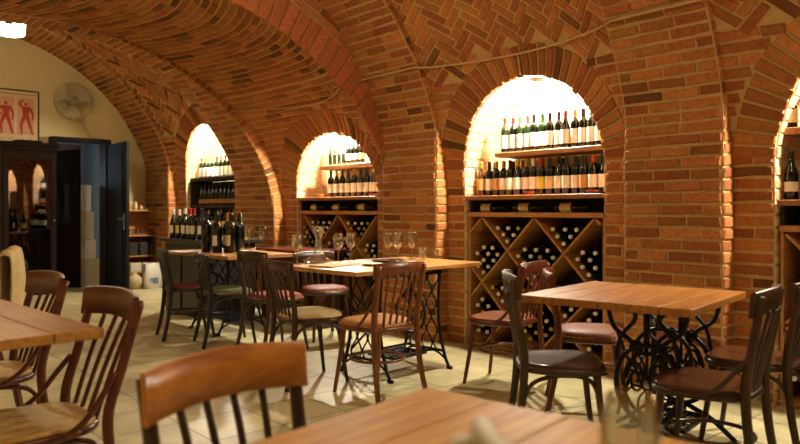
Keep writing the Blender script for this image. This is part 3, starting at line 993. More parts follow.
for i in range(10):
    bottle('burgundy', 'bottle_black', 'label_orange', 'cap_black', (4.75, N1['yc']+.58-i*.125, 1.2785),
           'dark bottle %s from left on the middle shelf of the farthest niche' % ORD[i], 'bottles on the middle shelf of the farthest niche', lab=(.02, .08))
for i in range(10):
    bottle('bordeaux', 'bottle_black', 'label_cream' if i % 3 else 'label_yellow', ['cap_black', 'cap_red', 'cap_gold'][i % 3], (4.75, N1['yc']+.58-i*.125, .9035),
           'bottle %s from left on the low shelf of the farthest niche' % ORD[i], 'bottles on the low shelf of the farthest niche')

# lamps at the head of every niche
for nc, lb in zip(NICHES, ('small white spot lamp at the head of the right edge niche', 'small white spot lamp at the head of the largest niche', 'small white spot lamp at the head of the low niche', 'small white spot lamp glaring at the head of the farthest niche')):
    r_ = empty('niche_lamp', (4.70, nc['yc'], nc['top']-.02)); tag(r_, lb, 'lamp')
    mb = smooth(MB()); mb.lathe([(0, 0), (.05, 0), (.05, -.025), (.045, -.03)], 16); mb.build('lamp_base', M['lampmetal'], r_)
    mb = smooth(MB()); mb.lathe([(.043, -.03), (.04, -.045), (.025, -.055), (0, -.058)], 16); mb.build('lamp_bulb', M['nichelamp'], r_)

# ------------------------------------------------------------------ chairs
def chair(label, a, b, face, wood_='brown', seat='seatdark', H=.86, sh=.465, nsp=5, style='bistro', group=None, cushion=False, w=.195, rail_h=.105, railmat=None, brace=True, seatw=1.0, ln=.055):
    X, Y = C(a, b)
    root = empty('dining_chair', (X, Y, 0), ROT(face)); tag(root, label, 'chair', group)
    W = M[wood_]
    sw = .2*seatw
    # seat: rounded trapezoid
    mb = smooth(MB())
    def outline(k, n=36, ins=0):
        t = 2*pi*k/n
        c, s_ = cos(t), sin(t)
        ex = .62
        x = math.copysign(abs(c)**ex, c)*(sw+.004-ins); y = math.copysign(abs(s_)**ex, s_)*(.2-ins)
        x *= 1+.10*y/.2
        return x, y
    def loop(z, ins): return [Vector((*outline(k, 36, ins), z)) for k in range(36)]
    if cushion:
        lv = [(sh-.028, .004), (sh-.010, 0), (sh+.006, .006), (sh+.018, .025), (sh+.026, .07), (sh+.029, .12)]
    else:
        lv = [(sh-.022, .004), (sh-.018, 0), (sh-.004, 0), (sh, .006), (sh-.003, .03), (sh-.007, .09), (sh-.008, .15)]
    rows = [loop(z, i) for z, i in lv]
    mb.grid(rows, closed=True)
    mb.smooth = False
    mb.add(rows[0], [tuple(range(36))[::-1]]); mb.smooth = True; mb.add(rows[-1], [tuple(range(36))])
    so = mb.build('seat', M[seat], root)
    mb = smooth(MB())
    mb.tube([Vector((*outline(k, 36, .004), sh-.030)) for k in range(36)], .017, 8, closed=True)
    mb.build('seat_rim', W, root)
    if cushion:
        mb = smooth(MB())
        mb.tube([Vector((*outline(k, 108, -.001), sh-.012)) for k in range(108)], [.0055 if k % 3 == 0 else .0022 for k in range(108)], 5, closed=True)
        mb.build('stud_trim', M['stud'], so)
    # rear legs run on as back posts
    zt = H-.02
    lean = ln
    for sx in (-1, 1):
        pts = catmull([(sx*(w+.012), -.225-ln*.6, .0), (sx*(w-.004), -.20-ln*.2, .22), (sx*(w-.010), -.190, sh), (sx*(w-.006), -.192-ln*.42, sh+.18), (sx*w, -.195-ln, zt-.01)], 5)
        n = len(pts)
        rs = [lerp(.0165, .0205, min(1, i/(n*.45))) if i < n*.5 else lerp(.0205, .016, (i-n*.5)/(n*.5)) for i in range(n)]
        mb = smooth(MB()); mb.tube(pts, rs, 8); mb.build('rear_leg', W, root)
    for sx in (-1, 1):
        pts = catmull([(sx*.152*seatw, .150, sh-.03), (sx*.166*seatw, .168, .25), (sx*.188*seatw, .205, .0)], 5); n = len(pts)
        mb = smooth(MB()); mb.tube(pts, [lerp(.0195, .0125, i/(n-1)) for i in range(n)], 8); mb.build('front_leg', W, root)
    # curved top rail
    mb = smooth(MB()); NX = 14; zr0 = H-rail_h
    rows = []
    ww = w+.016
    for i in range(NX+1):
        t = -1+2*i/NX; x = ww*t
        yb_ = -.172-lean-.045*(1-t*t)
        zz1 = H-.012*t*t; zz0 = zr0+.020*(1-t*t)*.6
        lo = yb_+.012; th = .011
        rows.append([(x, lo+th, zz0), (x, yb_+th+.002, zz1-.006), (x, yb_+.001, zz1), (x, yb_-th, zz1-.006), (x, lo-th, zz0), (x, lo, zz0-.004)])
    mb.grid(rows, closed=True); mb.smooth = False
    mb.add(rows[0], [tuple(range(6))]); mb.add(rows[-1], [tuple(range(6))[::-1]])
    mb.build('back_rail', M[railmat] if railmat else W, root)
    for k in range(nsp):
        t = (-1+2*(k+1)/(nsp+1))*.93
        mb = smooth(MB())
        yt = -.188-lean-.045*(1-t*t)+.012
        mb.tube(catmull([(t*w*.86, -.182, sh-.03), (t*w*.94, -.185-lean*.45-.02*(1-t*t), sh+.17), (t*w, yt, zr0+.02)], 4), .0115, 6, flat=.7); mb.build('spindle', W, root)
    if style == 'bistro':
        mb = smooth(MB())
        ring = [Vector((cos(2*pi*k/30)*.178*seatw, .0+sin(2*pi*k/30)*.176-.01, .235)) for k in range(30)]
        mb.tube(ring, .0095, 8, closed=True); mb.build('stretcher', W, root)
    else:
        for sx in (-1, 1):
            mb = smooth(MB())
            mb.tube(catmull([(sx*.178*seatw, .175, .16), (sx*.172*seatw, .15, .34), (sx*.16*seatw, .09, sh-.062), (sx*.16*seatw, -.06, sh-.06), (sx*.175*seatw, -.17, .36), (sx*.192, -.215, .2)], 5), .0105, 8); mb.build('stretcher', W, root)
        mb = smooth(MB())
        mb.tube(catmull([(-.178*seatw, .178, .16), (-.165*seatw, .16, .33), (-.08, .15, sh-.06), (.08, .15, sh-.06), (.165*seatw, .16, .33), (.178*seatw, .178, .16)], 5), .0105, 8); mb.build('stretcher', W, root)
    if brace:
        for sx in (-1, 1):
            mb = smooth(MB())
            mb.tube(catmull([(sx*(w-.004), -.215, sh+.165), (sx*(w+.012), -.165, sh+.10), (sx*(w+.018), -.10, sh+.02), (sx*(w+.012), -.03, sh-.025)], 5), .0105, 8); mb.build('back_brace', W, root)
    return root

chair('dark worn chair with broad seat at the left corner of the right-hand table', .79, 3.47, -4, 'greybrown', 'seatdark', H=.90, sh=.47, nsp=3, style='arch', brace=False, rail_h=.12, w=.185)
chair('chestnut leather seated chair tucked behind the right-hand table', 1.16, 4.27, -12, 'redbrown', 'leather', H=.84, nsp=4, style='bistro', cushion=True, brace=False)
chair('dark brown bentwood chair with glossy seat nearest on the right', 1.34, 3.05, 142, 'darkbrown', 'seatdark', H=.89, sh=.465, nsp=4, style='bistro', brace=True, rail_h=.115)
chair('dark chair half hidden behind the nearest right-hand chair', 1.80, 3.57, 140, 'darkbrown', 'seatdark', H=.87, nsp=4, style='arch', brace=False)
chair('red brown bentwood chair standing alone before the rack of the largest niche', .72, 4.88, 145, 'redbrown', 'seatwarm', H=.86, nsp=4, style='bistro')
chair('brown spindle-back chair with tan upholstered seat before the decanter table', -.155, 4.60, 133, 'brown', 'tanseat', H=.88, sh=.475, nsp=5, style='bistro', cushion=True)
chair('brown chair with studded cream seat left of the decanter table', -.64, 4.94, 32, 'darkbrown', 'cream', H=.86, sh=.475, nsp=4, style='arch', cushion=True, brace=False)
chair('dark brown chair with red seat beside the cream seated chair', -1.08, 6.06, 44, 'darkbrown', 'red', H=.86, nsp=4, style='arch', cushion=True, brace=False)
chair('black framed chair with dark green seat at the near end of the bottle table', -1.56, 6.34, 27, 'black', 'green', H=.82, sh=.48, nsp=5, style='arch', cushion=True, brace=False)
chair('black spindle-back chair with dark red seat before the dark counter', -2.02, 6.68, 27, 'black', 'darkred', H=.84, sh=.49, nsp=5, style='bistro', brace=False)
chair('dark chair with dark red seat on the far side of the decanter table', -.72, 6.60, -60, 'darkbrown', 'darkred', H=.80, nsp=4, style='bistro', cushion=True, brace=False)
chair('brown chair with shadow-striped pale seat nearest at the left table', -1.32, 2.50, 224, 'redbrown', 'cane', H=.90, sh=.455, nsp=4, style='arch', brace=True, rail_h=.12, w=.225, ln=.11)
chair('brown chair with pale seat, farther of two at the left table', -1.93, 3.23, 224, 'redbrown', 'cane', H=.90, sh=.46, nsp=5, style='arch', brace=True, rail_h=.12, w=.225, ln=.10)
chair('honey brown chair with broad figured top rail closest in the foreground', -.228, 1.53, -39, 'darkbrown', 'seatdark', H=.865, nsp=4, style='arch', rail_h=.125, railmat='railwood', w=.215, brace=False)
chair('pale cream painted chair cut off by the bottom edge', .37, .64, 20, 'palegreen', 'palegreen', H=.99, nsp=4, style='arch', brace=False, w=.19)
chair('wooden chair with a beige jacket over it at the left edge', -3.25, 5.15, 200, 'redbrown', 'seatdark', H=.88, nsp=4, style='arch', brace=False)

# ------------------------------------------------------------------ tables
def sewing_base(root, kind, ang_in=0, L=.58):
    """cast iron treadle base: two openwork side frames, cross bars, treadle, wheel"""
    I = M['iron']
    def frame(x):
        mb = smooth(MB())
        def t2(p, r=.009, closed=False, n=6): mb.tube([Vector((x, q[0], q[1])) for q in p], r, n, closed=closed)
        if kind == 'lattice':
            for s_ in (-1, 1):
                t2(catmull([(s_*.265, .0), (s_*.25, .03), (s_*.215, .10), (s_*.165, .28), (s_*.15, .5), (s_*.17, .735)], 5), .013)
                t2([(s_*.24, .012), (s_*.285, .012)], .014)
            for z, wd in ((.13, .2), (.735, .18)): t2([(-wd, z), (wd, z)], .011)
            # chain pattern
            for k in range(-2, 3):
                pts = []
                for i in range(25):
                    z = .13+.6*i/24; wd = .33*(.9-.35*sin(pi*i/24)*.6)
                    pts.append((k*wd/4.4+.026*sin(i/24*pi*6+(pi if k % 2 else 0)), z))
                t2(pts, .0065)
            t2(catmull([(-.225, .07), (-.12, .12), (0, .105), (.12, .12), (.225, .07)], 5), .009)
        else:
            for s_ in (-1, 1):
                t2(catmull([(s_*.20, .735), (s_*.17, .62), (s_*.09, .56), (s_*.03, .5)], 5), .012)
                t2(catmull([(s_*.07, .735), (s_*.06, .66), (s_*.13, .57), (s_*.155, .45)], 5), .011)
                t2(catmull([(0, .17), (s_*.06, .14), (s_*.15, .10), (s_*.24, .03), (s_*.275, .0)], 5), .014)
                # inner scrolls
                sp = [(s_*(.055+.045*cos(a_/10*3.3*pi)*(1-a_/13)), .37+.09*sin(a_/10*3.3*pi)*(1-a_/13)) for a_ in range(11)]
                t2(catmull(sp, 3), .008)
                sp = [(s_*(.05+.035*cos(a_/10*3*pi)*(1-a_/13)), .52+.04*sin(a_/10*3*pi)*(1-a_/13)) for a_ in range(11)]
                t2(catmull(sp, 3), .007)
            t2([(.155*cos(2*pi*k/32), .35+.19*sin(2*pi*k/32)) for k in range(32)], .013, True)
            t2([(.115*cos(2*pi*k/28), .35+.15*sin(2*pi*k/28)) for k in range(28)], .009, True)
            t2([(.028*cos(2*pi*k/16), .35+.028*sin(2*pi*k/16)) for k in range(16)], .008, True)
            t2([(-.21, .735), (.21, .735)], .012); t2([(0, .54), (0, .735)], .016); t2([(0, .38), (0, .53)], .008); t2([(0, .04), (0, .17)], .028)
            t2([(0, .17), (0, .32)], .008)
            for k in range(8):
                a_ = 2*pi*k/8+.2
                t2(catmull([(.03*cos(a_), .35+.03*sin(a_)), (.07*cos(a_+.4), .35+.09*sin(a_+.4)), (.115*cos(a_+.2), .35+.15*sin(a_+.2))], 4), .006)
        return mb.build('side_frame', I, root)
    for x in (-L/2, L/2): frame(x)
    mb = smooth(MB())
    mb.tube([(-L/2, .14, .72), (L/2, .14, .72)], .011, 6); mb.tube([(-L/2, -.14, .72), (L/2, -.14, .72)], .011, 6)
    mb.tube([(-L/2, .15, .14), (L/2, .15, .14)], .010, 6)
    mb.tube(catmull([(-L/2, .15, .60), (-.1, .15, .42), (.1, .15, .32), (L/2, .15, .18)], 5), .010, 6)
    mb.tube(catmull([(-L/2, .15, .18), (-.1, .15, .32), (.1, .15, .42), (L/2, .15, .60)], 5), .010, 6)
    mb.build('cross_brace', I, root)
    mb = smooth(MB())
    mb.smooth = False
    for i in range(9): mb.box((-.16+.04*i, -.02, .13), (.007, .26, .008))
    for i in range(7): mb.box((0, -.14+.04*i, .13), (.33, .007, .008))
    for y in (-.15, .11): mb.box((0, y, .13), (.35, .016, .018))
    for x in (-.17, .17): mb.box((x, -.02, .13), (.016, .27, .018))
    mb.smooth = True; mb.tube([(-L/2, -.02, .125), (L/2, -.02, .125)], .008, 6)
    mb.build('treadle', I, root)
    wx = L/2-.07
    wh = empty('drive_wheel', (wx, .10, .40)); wh.parent = root
    mb = smooth(MB()); mb.tube([Vector((0, .155*cos(2*pi*k/32), .155*sin(2*pi*k/32))) for k in range(32)], .012, 8, closed=True)
    for k in range(6):
        a_ = pi*k/3; mb.tube(catmull([(0, .02*cos(a_), .02*sin(a_)), (0, .08*cos(a_+.25), .08*sin(a_+.25)), (0, .15*cos(a_), .15*sin(a_))], 4), .007, 6)
    mb.lathe([(0, -.02), (.026, -.02), (.026, .02), (0, .02)], 12, axis='X')
    bpy.data.objects.remove(wh)
    o = mb.build('drive_wheel', I, root, loc=(wx, .08, .40))
    mb = smooth(MB()); mb.tube([(wx, .08, .40), (L/2, .08, .40)], .010, 6); mb.build('wheel_axle', I, root)

def plank_top(root, poly_len, wid, th, n, mat, top):
    """table top of n planks along local X"""
    mb = MB(); pw = wid/n
    for i in range(n):
        k = random.uniform(.8, 1.15)
        mb.col = (k, k, k)
        mb.box((random.uniform(-.003, .003), -wid/2+pw*(i+.5), top-th/2), (poly_len, pw-.003, th), bev=.003)
    return mb.build('tabletop', mat, root)

def table(label, F, ang, La, Lb, top, planks, mat, base=None, th=.035, sub=(0, 0), rot_base=0, planks_along='a', Lbase=.58, name='table'):
    """F = near corner (right, forward); La runs along ang, Lb along ang+90"""
    da = (cos(rad(ang)), sin(rad(ang))); db = (-da[1], da[0])
    cx = F[0]+da[0]*La/2+db[0]*Lb/2; cy = F[1]+da[1]*La/2+db[1]*Lb/2
    X, Y = C(cx, cy)
    root = empty(name, (X, Y, 0), rad(ang-YAW)); tag(root, label, 'table')
    if planks_along == 'a':
        plank_top(root, La, Lb, th, planks, mat, top)
    else:
        o = plank_top(root, Lb, La, th, planks, mat, top); o.rotation_euler = (0, 0, pi/2)
    if base in ('lattice', 'ring'):
        br = empty('iron_base', (sub[0], sub[1], 0), rot_base); br.parent = root
        sewing_base(br, base, L=Lbase)
        h = (top-th)-.745
        if h > .002:
            mb = MB(); mb.box((0, 0, .745+h/2), (Lbase+.12, .40, h)); mb.build('bearer', M['iron'], br)
    elif base == 'legs':
        for sx in (-1, 1):
            for sy in (-1, 1):
                mb = MB(); mb.box((sx*(La/2-.07), sy*(Lb/2-.07), (top-th)/2), (.055, .055, top-th), bev=.005); mb.build('leg', M['darkbrown'], root)
        mb = MB()
        for sy in (-1, 1): mb.box((0, sy*(Lb/2-.07), top-th-.045), (La-.2, .022, .09))
        for sx in (-1, 1): mb.box((sx*(La/2-.07), 0, top-th-.045), (.022, Lb-.2, .09))
        mb.build('apron', M['darkbrown'], root)
    return root

table('square oak table on ornate ring-patterned iron base at right', (1.225, 2.94), 50, .875, .84, .78, 6, M['oakwarm'], 'ring', sub=(.16, -.10), rot_base=0, Lbase=.5)
table('long oak table on lattice iron base carrying the glass decanter', (-.29, 4.60), 45, 1.33, .88, .79, 6, M['oak'], 'lattice', sub=(-.02, -.16), Lbase=.62, th=.03)
table('honey oak table filling the bottom edge in the foreground', (.064-.643*1.15-.72*0, 1.66-.766*1.15), 49.5, 1.15, .001, .78, 1, M['oakfront']) if False else None
# foreground table: far corner at (.064, 1.66)
da = (cos(rad(49.8)), sin(rad(49.8))); db = (sin(rad(49.8)), -cos(rad(49.8)))
La, Lb = .62, 1.10
Fx = .064-da[0]*La+db[0]*Lb; Fy = 1.66-da[1]*La+db[1]*Lb
table('honey oak plank table closest in the foreground along the bottom edge', (Fx, Fy), 49.8, La, Lb, .78, 6, M['oakfront'], 'legs')
# left table: right corner at (-1.05, 2.49)
ang = 45.5
da = (cos(rad(ang)), sin(rad(ang)))
table('honey plank table cut off by the left edge', (-1.05-da[0]*.85, 2.49-da[1]*.85), ang, .85, 1.5, .78, 5, M['oak'], 'lattice', planks_along='b', rot_base=pi/2, sub=(-.05, .12))
# bottle table, dark table behind it
ang = 41.5
T3 = C(-1.72, 7.03)
table('light topped table on iron base crowded with tall dark bottles', (-1.72-.35*cos(rad(41.5))+.64*.663, 7.03-.35*.663-.64*.7487), 41.5, .70, 1.30, .78, 4, M['pine'], 'lattice', planks_along='b', rot_base=pi/2, sub=(0, 0), Lbase=.58)
table('dark brown table with two empty glasses before the low niche', (-.98, 7.12), 41.5, .58, .95, .78, 3, M['redbrown'], 'legs', planks_along='b')

# dark counter
ct = empty('counter', C(-2.28, 8.12)+(0,)); tag(ct, 'dark painted counter with dark bottles before the farthest niche', 'counter')
ct.location = (3.78, 7.66, 0)
mb = MB(); mb.box((0, 0, .41), (.66, .98, .82), bev=.006); mb.build('carcass', M['counterdark'], ct)
mb = MB(); mb.box((0, 0, .845), (.76, 1.06, .045), bev=.006); mb.build('countertop', M['counterdark'], ct)
mb = MB(); mb.box((-.337, -.24, .42), (.015, .42, .70), bev=.004); mb.build('door', M['counterdark'], ct)
mb = MB(); mb.box((-.337, .24, .42), (.015, .42, .70), bev=.004); mb.build('door', M['counterdark'], ct)
CB = [(3.50, 8.02, 'label_white', 'burgundy', 1.12, 'cap_white'), (3.50, 7.86, 'label_yellow', 'bordeaux', 1.12, 'cap_white'), (3.50, 7.70, 'label_white', 'burgundy', 1.15, 'cap_white'), (3.48, 7.53, 'label_white', 'bordeaux', 1.15, 'cap_red'), (3.48, 7.42, 'label_white', 'bordeaux', 1.15, 'cap_red'),
      (3.50, 7.28, 'label_white', 'bordeaux', 1.15, 'cap_black')]
for i, (x, y, lb, k, sc_, cp) in enumerate(CB):
    bottle(k, 'bottle_black', lb, cp, (x, y, .8685), 'dark bottle %s from left on the dark counter' % ORD[i], 'bottles on the dark counter', rz=-.75+random.uniform(-.1, .1), scale=sc_)
TB = [((-1.93, 6.98), None, 'bordeaux', 1.32, 'cap_black'), ((-1.85, 7.06), None, 'bordeaux', 1.32, 'cap_black'), ((-1.80, 6.90), 'label_white', 'bordeaux', 1.25, 'cap_black'), ((-1.72, 7.00), 'label_cream', 'bordeaux', 1.28, 'cap_orange'),
      ((-1.66, 6.86), 'label_cream', 'bordeaux', 1.28, 'cap_black'), ((-1.60, 6.98), None, 'bordeaux', 1.28, 'cap_black'), ((-1.64, 7.18), 'label_yellow', 'burgundy', 1.2, 'cap_gold'), ((-1.74, 7.26), 'label_yellow', 'burgundy', 1.2, 'cap_black')]
for i, (p, lb, k, sc_, cp) in enumerate(TB):
    bottle(k, 'bottle_black', lb, cp, C(*p)+(.7815,), ('tall unlabelled dark bottle %s from left on the bottle table' if lb is None else 'tall labelled dark bottle %s from left on the bottle table') % ORD[i], 'bottles on the light topped table', rz=-.75, scale=sc_)
mb = MB()
rows = [[Vector((x*.15, y*.11, .001+.004*sin(3*x+2*y)+.004)) for y in lin(-1, 1, 4)] for x in lin(-1, 1, 5)]
mb.grid(rows); mb.grid([[p-Vector((0, 0, .002)) for p in r] for r in rows][::-1])
tag(mb.build('paper_sheet', M['paper'], loc=C(-2.13, 7.0)+(.7815,), rot=(0, 0, rad(-60))), 'white paper sheet lying on the bottle table', 'paper')

# ------------------------------------------------------------------ glassware
def wineglass(a, b, z, label, s=1.0, group=None):
    o = empty('wine_glass', C(a, b)+(z,)); tag(o, label, 'glass', group); o.scale = (s,)*3
    mb = smooth(MB()); mb.lathe([(.004, .082), (.016, .086), (.032, .105), (.040, .13), (.040, .155), (.034, .19), (.031, .205), (.0295, .205), (.032, .19), (.038, .155), (.038, .13), (.030, .107), (.0, .09)], 20); mb.build('bowl', M['glass'], o)
    mb = smooth(MB()); mb.lathe([(.005, .004), (.0038, .03), (.0038, .075), (.005, .084)], 10); mb.build('stem', M['glass'], o)
    mb = smooth(MB()); mb.lathe([(0, .0005), (.034, .001), (.035, .003), (.012, .006), (.004, .010)], 20); mb.build('foot', M['glass'], o)
    return o
def tumbler(a, b, z, label, s=1.0):
    mb = smooth(MB()); mb.lathe([(0, .001), (.028, .001), (.031, .005), (.038, .11), (.0365, .11), (.0295, .012), (0, .010)], 20)
    o = mb.build('tumbler', M['glass'], loc=C(a, b)+(z,)); o.scale = (s,)*3
    return tag(o, label, 'glass')
TZ = .7915
dcn = empty('decanter', C(-.63, 5.42)+(TZ,)); tag(dcn, 'clear glass decanter with broad flat base and flared neck', 'decanter')
mb = smooth(MB()); mb.lathe([(0, .002), (.112, .002), (.122, .010), (.118, .022), (.075, .042), (.045, .068), (.032, .11), (.026, .16), (.028, .20), (.044, .265), (.052, .285), (.050, .285), (.042, .265), (.026, .20), (.024, .16), (.030, .11), (.042, .07), (.073, .045), (.112, .024), (.0, .014)], 28)
mb.build('body', M['glass'], dcn)
wineglass(-.77, 5.24, TZ, 'large wine glass just left of the decanter', 1.1)
wineglass(-.49, 5.56, TZ, 'large wine glass just right of the decanter', 1.1)
wineglass(-.40, 5.68, TZ, 'second large wine glass to the right of the decanter', 1.1)
wineglass(-.10, 5.80, TZ, 'left glass of the close pair right of the decanter table middle', 1.1)
wineglass(-.02, 5.74, TZ, 'right glass of the close pair at the decanter table middle', 1.1)
wineglass(.10, 5.88, TZ, 'wine glass farthest right on the decanter table', 1.1)
tumbler(.19, 5.78, TZ, 'small tumbler beside the rightmost wine glass of the decanter table', .9)
mb = smooth(MB()); mb.lathe([(0, .0), (.05, .0), (.085, .012), (.087, .015), (.05, .006), (0, .005)], 24)
tag(mb.build('plate', M['ceramic'], loc=C(-.21, 5.18)+(TZ,)), 'pale plate lying on the decanter table', 'plate')
mb = MB(); mb.box((0, 0, .006), (.30, .2, .011), bev=.003)
tag(mb.build('menu', M['label_cream'], loc=C(-.50, 5.12)+(TZ,), rot=(0, 0, .35)), 'cream menu folder lying before the decanter', 'menu')
mb = smooth(MB()); mb.lathe([(0, .0), (.09, .0), (.13, .014), (.13, .02), (.09, .008), (0, .007)], 28)
tag(mb.build('tray', M['darkbrown'], loc=C(-.10, 5.48)+(TZ,)), 'round dark tray on the decanter table', 'tray')
wineglass(-1.60, 7.42, .7815, 'left of two empty wine glasses on the dark table', 1.15)
wineglass(-1.45, 7.40, .7815, 'right of two empty wine glasses on the dark table', 1.15)
mb = smooth(MB()); mb.lathe([(0, .0), (.04, .0), (.075, .05), (.078, .055), (.073, .052), (.037, .006), (0, .006)], 24)
tag(mb.build('bowl', M['glass'], loc=C(-1.46, 6.72)+(.7815,)), 'small clear glass bowl at the near end of the bottle table', 'bowl')
wineglass(.286, .87, .781, 'blurred wine glass close up at the bottom right of the foreground table', .93)

# ------------------------------------------------------------------ jacket over the chair
X, Y = C(-3.25, 5.15)
mb = smooth(MB())
rows = []
for i in range(19):
    u = -1+2*i/18
    row = []
    for j in range(25):
        v = j/24
        # over the rail: front side up then down the back
        d = (v-.45)
        if abs(d) < .06: yy = d/.06*.035; zz = .895+.018*(1-(d/.06)**2)
        else:
            sgn = 1 if d > 0 else -1
            yy = sgn*(.035+.03*(abs(d)-.06)); zz = .895-(abs(d)-.06)*(1.0 if d > 0 else 1.15)
        fold = .018*sin(u*9+v*3)*min(1, abs(d)*4)
        row.append(Vector((u*(.235+.07*abs(d)), -.335+(-yy)+fold-.03*(1-u*u), zz-.03*u*u+.01*sin(u*14))))
    rows.append(row)
mb.grid(rows)
j = mb.build('jacket', M['jacket'], loc=(X, Y, 0), rot=(0, 0, ROT(200)))
so = j.modifiers.new('thick', 'SOLIDIFY'); so.thickness = .012; so.offset = 1
tag(j, 'beige jacket draped over a chair at the left edge', 'jacket')

# ------------------------------------------------------------------ things along the back wall
cb = empty('display_cabinet', (2.61, 10.98, 0)); tag(cb, 'tall dark wooden cabinet with glazed door beneath the poster', 'cabinet')
Wc, Dc, Hc = .70, .44, 2.05
def cp(n, c, s, m='cabwood', bev=.004, par=cb):
    m_ = MB(); m_.box(c, s, bev=bev); return m_.build(n, M[m], par)
for sx in (-1, 1): cp('side_panel', (sx*(Wc/2-.015), 0, Hc/2), (.03, Dc, Hc))
cp('back_panel', (0, Dc/2-.01, Hc/2), (Wc-.06, .02, Hc))
cp('top_board', (0, 0, Hc-.02), (Wc-.06, Dc-.02, .04)); cp('base_board', (0, 0, .05), (Wc-.06, Dc-.02, .10))
mb = MB()
for (e, z, h) in ((.02, Hc+.015, .05), (.05, Hc+.055, .035), (.03, Hc+.085, .03)): mb.box((0, -.01, z), (Wc+2*e, Dc+2*e-.04, h), bev=.006)
mb.box((0, -.02, Hc+.115), (.34, Dc*.8, .03), bev=.008)
mb.build('cornice', M['cabwood'], cb)
for z in (.55, .95, 1.35, 1.7): cp('shelf_board', (0, .0, z), (Wc-.066, Dc-.08, .02))
dr = MB()
for (x, z, sx, sz) in ((-.305, Hc/2+.02, .07, Hc-.12), (.305, Hc/2+.02, .07, Hc-.12), (0, Hc-.09, .55, .10), (0, .18, .55, .20)):
    dr.box((x, 0, z), (sx, .03, sz), bev=.004)
dro = dr.build('door', M['cabwood'], cb, loc=(0, -Dc/2-.005, 0))
m_ = MB(); m_.box((0, 0, 1.12), (.55, .006, 1.70)); m_.build('glass_pane', M['pane'], dro)
m_ = smooth(MB()); m_.lathe([(0, -.04), (.014, -.036), (.016, -.026), (.007, -.012), (.007, 0)], 12, axis='Y'); m_.build('knob', M['steel'], dro, loc=(.305, -.015, 1.05))
k = 0
for z, n in ((.562, 3), (.962, 4), (1.362, 4)):
    for i in range(n):
        bottle('bordeaux' if i % 2 else 'burgundy', 'bottle_black', 'label_cream', 'cap_black', (2.61-.25+i*.50/(n-1), 10.98-.05, z),
               'dark bottle %s from left on the %s shelf inside the glazed cabinet' % (ORD[i], ('lower', 'middle', 'upper')[k]), 'bottles inside the cabinet', rz=pi/2)
    k += 1

# poster
ps = empty('poster', (2.41, YB-.012, 2.53)); tag(ps, 'framed poster of two red figures on the back wall', 'poster')
pw, ph_ = .86, .80
mb = MB()
for (x, z, sx, sz) in ((-pw/2, 0, .016, ph_+.016), (pw/2, 0, .016, ph_+.016), (0, ph_/2, pw, .016), (0, -ph_/2, pw, .016)): mb.box((x, 0, z), (sx, .022, sz))
mb.build('frame', M['cabwood'], ps)
mb = MB(); mb.box((0, .002, 0), (pw-.01, .008, ph_-.01)); sheet = mb.build('sheet', M['label_cream'], ps)
for k, x in enumerate((-.26, .0, .26)):
    mb = MB(); mb.box((x, -.004, .03), (.225, .004, .53)); mb.build('panel', M['posterpink'], ps)
def figure(x, flip, arm):
    mb = MB()
    def blob(pts, y=-.009): mb.prism([(x+flip*p[0], p[1]) for p in pts], y, y+.003)
    def limb(p, q, r0, r1, off):
        dx, dz = q[0]-p[0], q[1]-p[1]; L = math.hypot(dx, dz); nx, nz = -dz/L, dx/L
        mb.prism([(x+flip*(p[0]+nx*r0), p[1]+nz*r0), (x+flip*(q[0]+nx*r1), q[1]+nz*r1), (x+flip*(q[0]-nx*r1), q[1]-nz*r1), (x+flip*(p[0]-nx*r0), p[1]-nz*r0)], -.009-off, -.006-off)
    blob([(-.055, .17), (.055, .17), (.042, .08), (.038, .0), (-.038, .0), (-.042, .08)])
    blob([(.022*cos(t*pi/5), .205+.026*sin(t*pi/5)) for t in range(10)], -.0095)
    limb((-.02, .02), (-.065, -.10), .026, .019, .0004); limb((-.065, -.10), (-.05, -.22), .019, .012, .0008)
    limb((.02, .02), (.055, -.10), .026, .019, .0012); limb((.055, -.10), (.085, -.22), .019, .012, .0016)
    limb((.05, .16), (.095, .06), .018, .013, .002); limb((.095, .06), (.085, -.03), .013, .009, .0024)
    if arm: limb((-.05, .16), (-.09, .22), .018, .014, .002); limb((-.09, .22), (-.03, .26), .014, .010, .0024)
    else: limb((-.05, .16), (-.10, .09), .018, .013, .002); limb((-.10, .09), (-.055, .03), .013, .010, .0024)
    limb((-.05, -.225), (-.075, -.228), .008, .006, .0028); limb((.085, -.225), (.11, -.228), .008, .006, .003)
    return mb.build('printed_figure', M['posterred'], ps)
figure(-.26, -1, True); figure(0, 1, False); figure(.26, 1, True)
# the faint lines of print above and below the figures
mb = MB(); random.seed(3)
x = -.40
while x < .40:
    w_ = random.uniform(.008, .016); mb.box((x, -.004, .345), (w_, .002, .014)); x += w_+random.uniform(.006, .012)
for cxp in (-.26, 0, .26):
    for i in range(6):
        if random.random() < .85: mb.box((cxp-.08+i*.032, -.004, -.30), (.006, .002, .026)); mb.box((cxp-.073+i*.032, -.004, -.30+random.choice((-.01, 0, .011))), (.012, .002, .006))
mb.build('printed_text', M['ink'], ps)

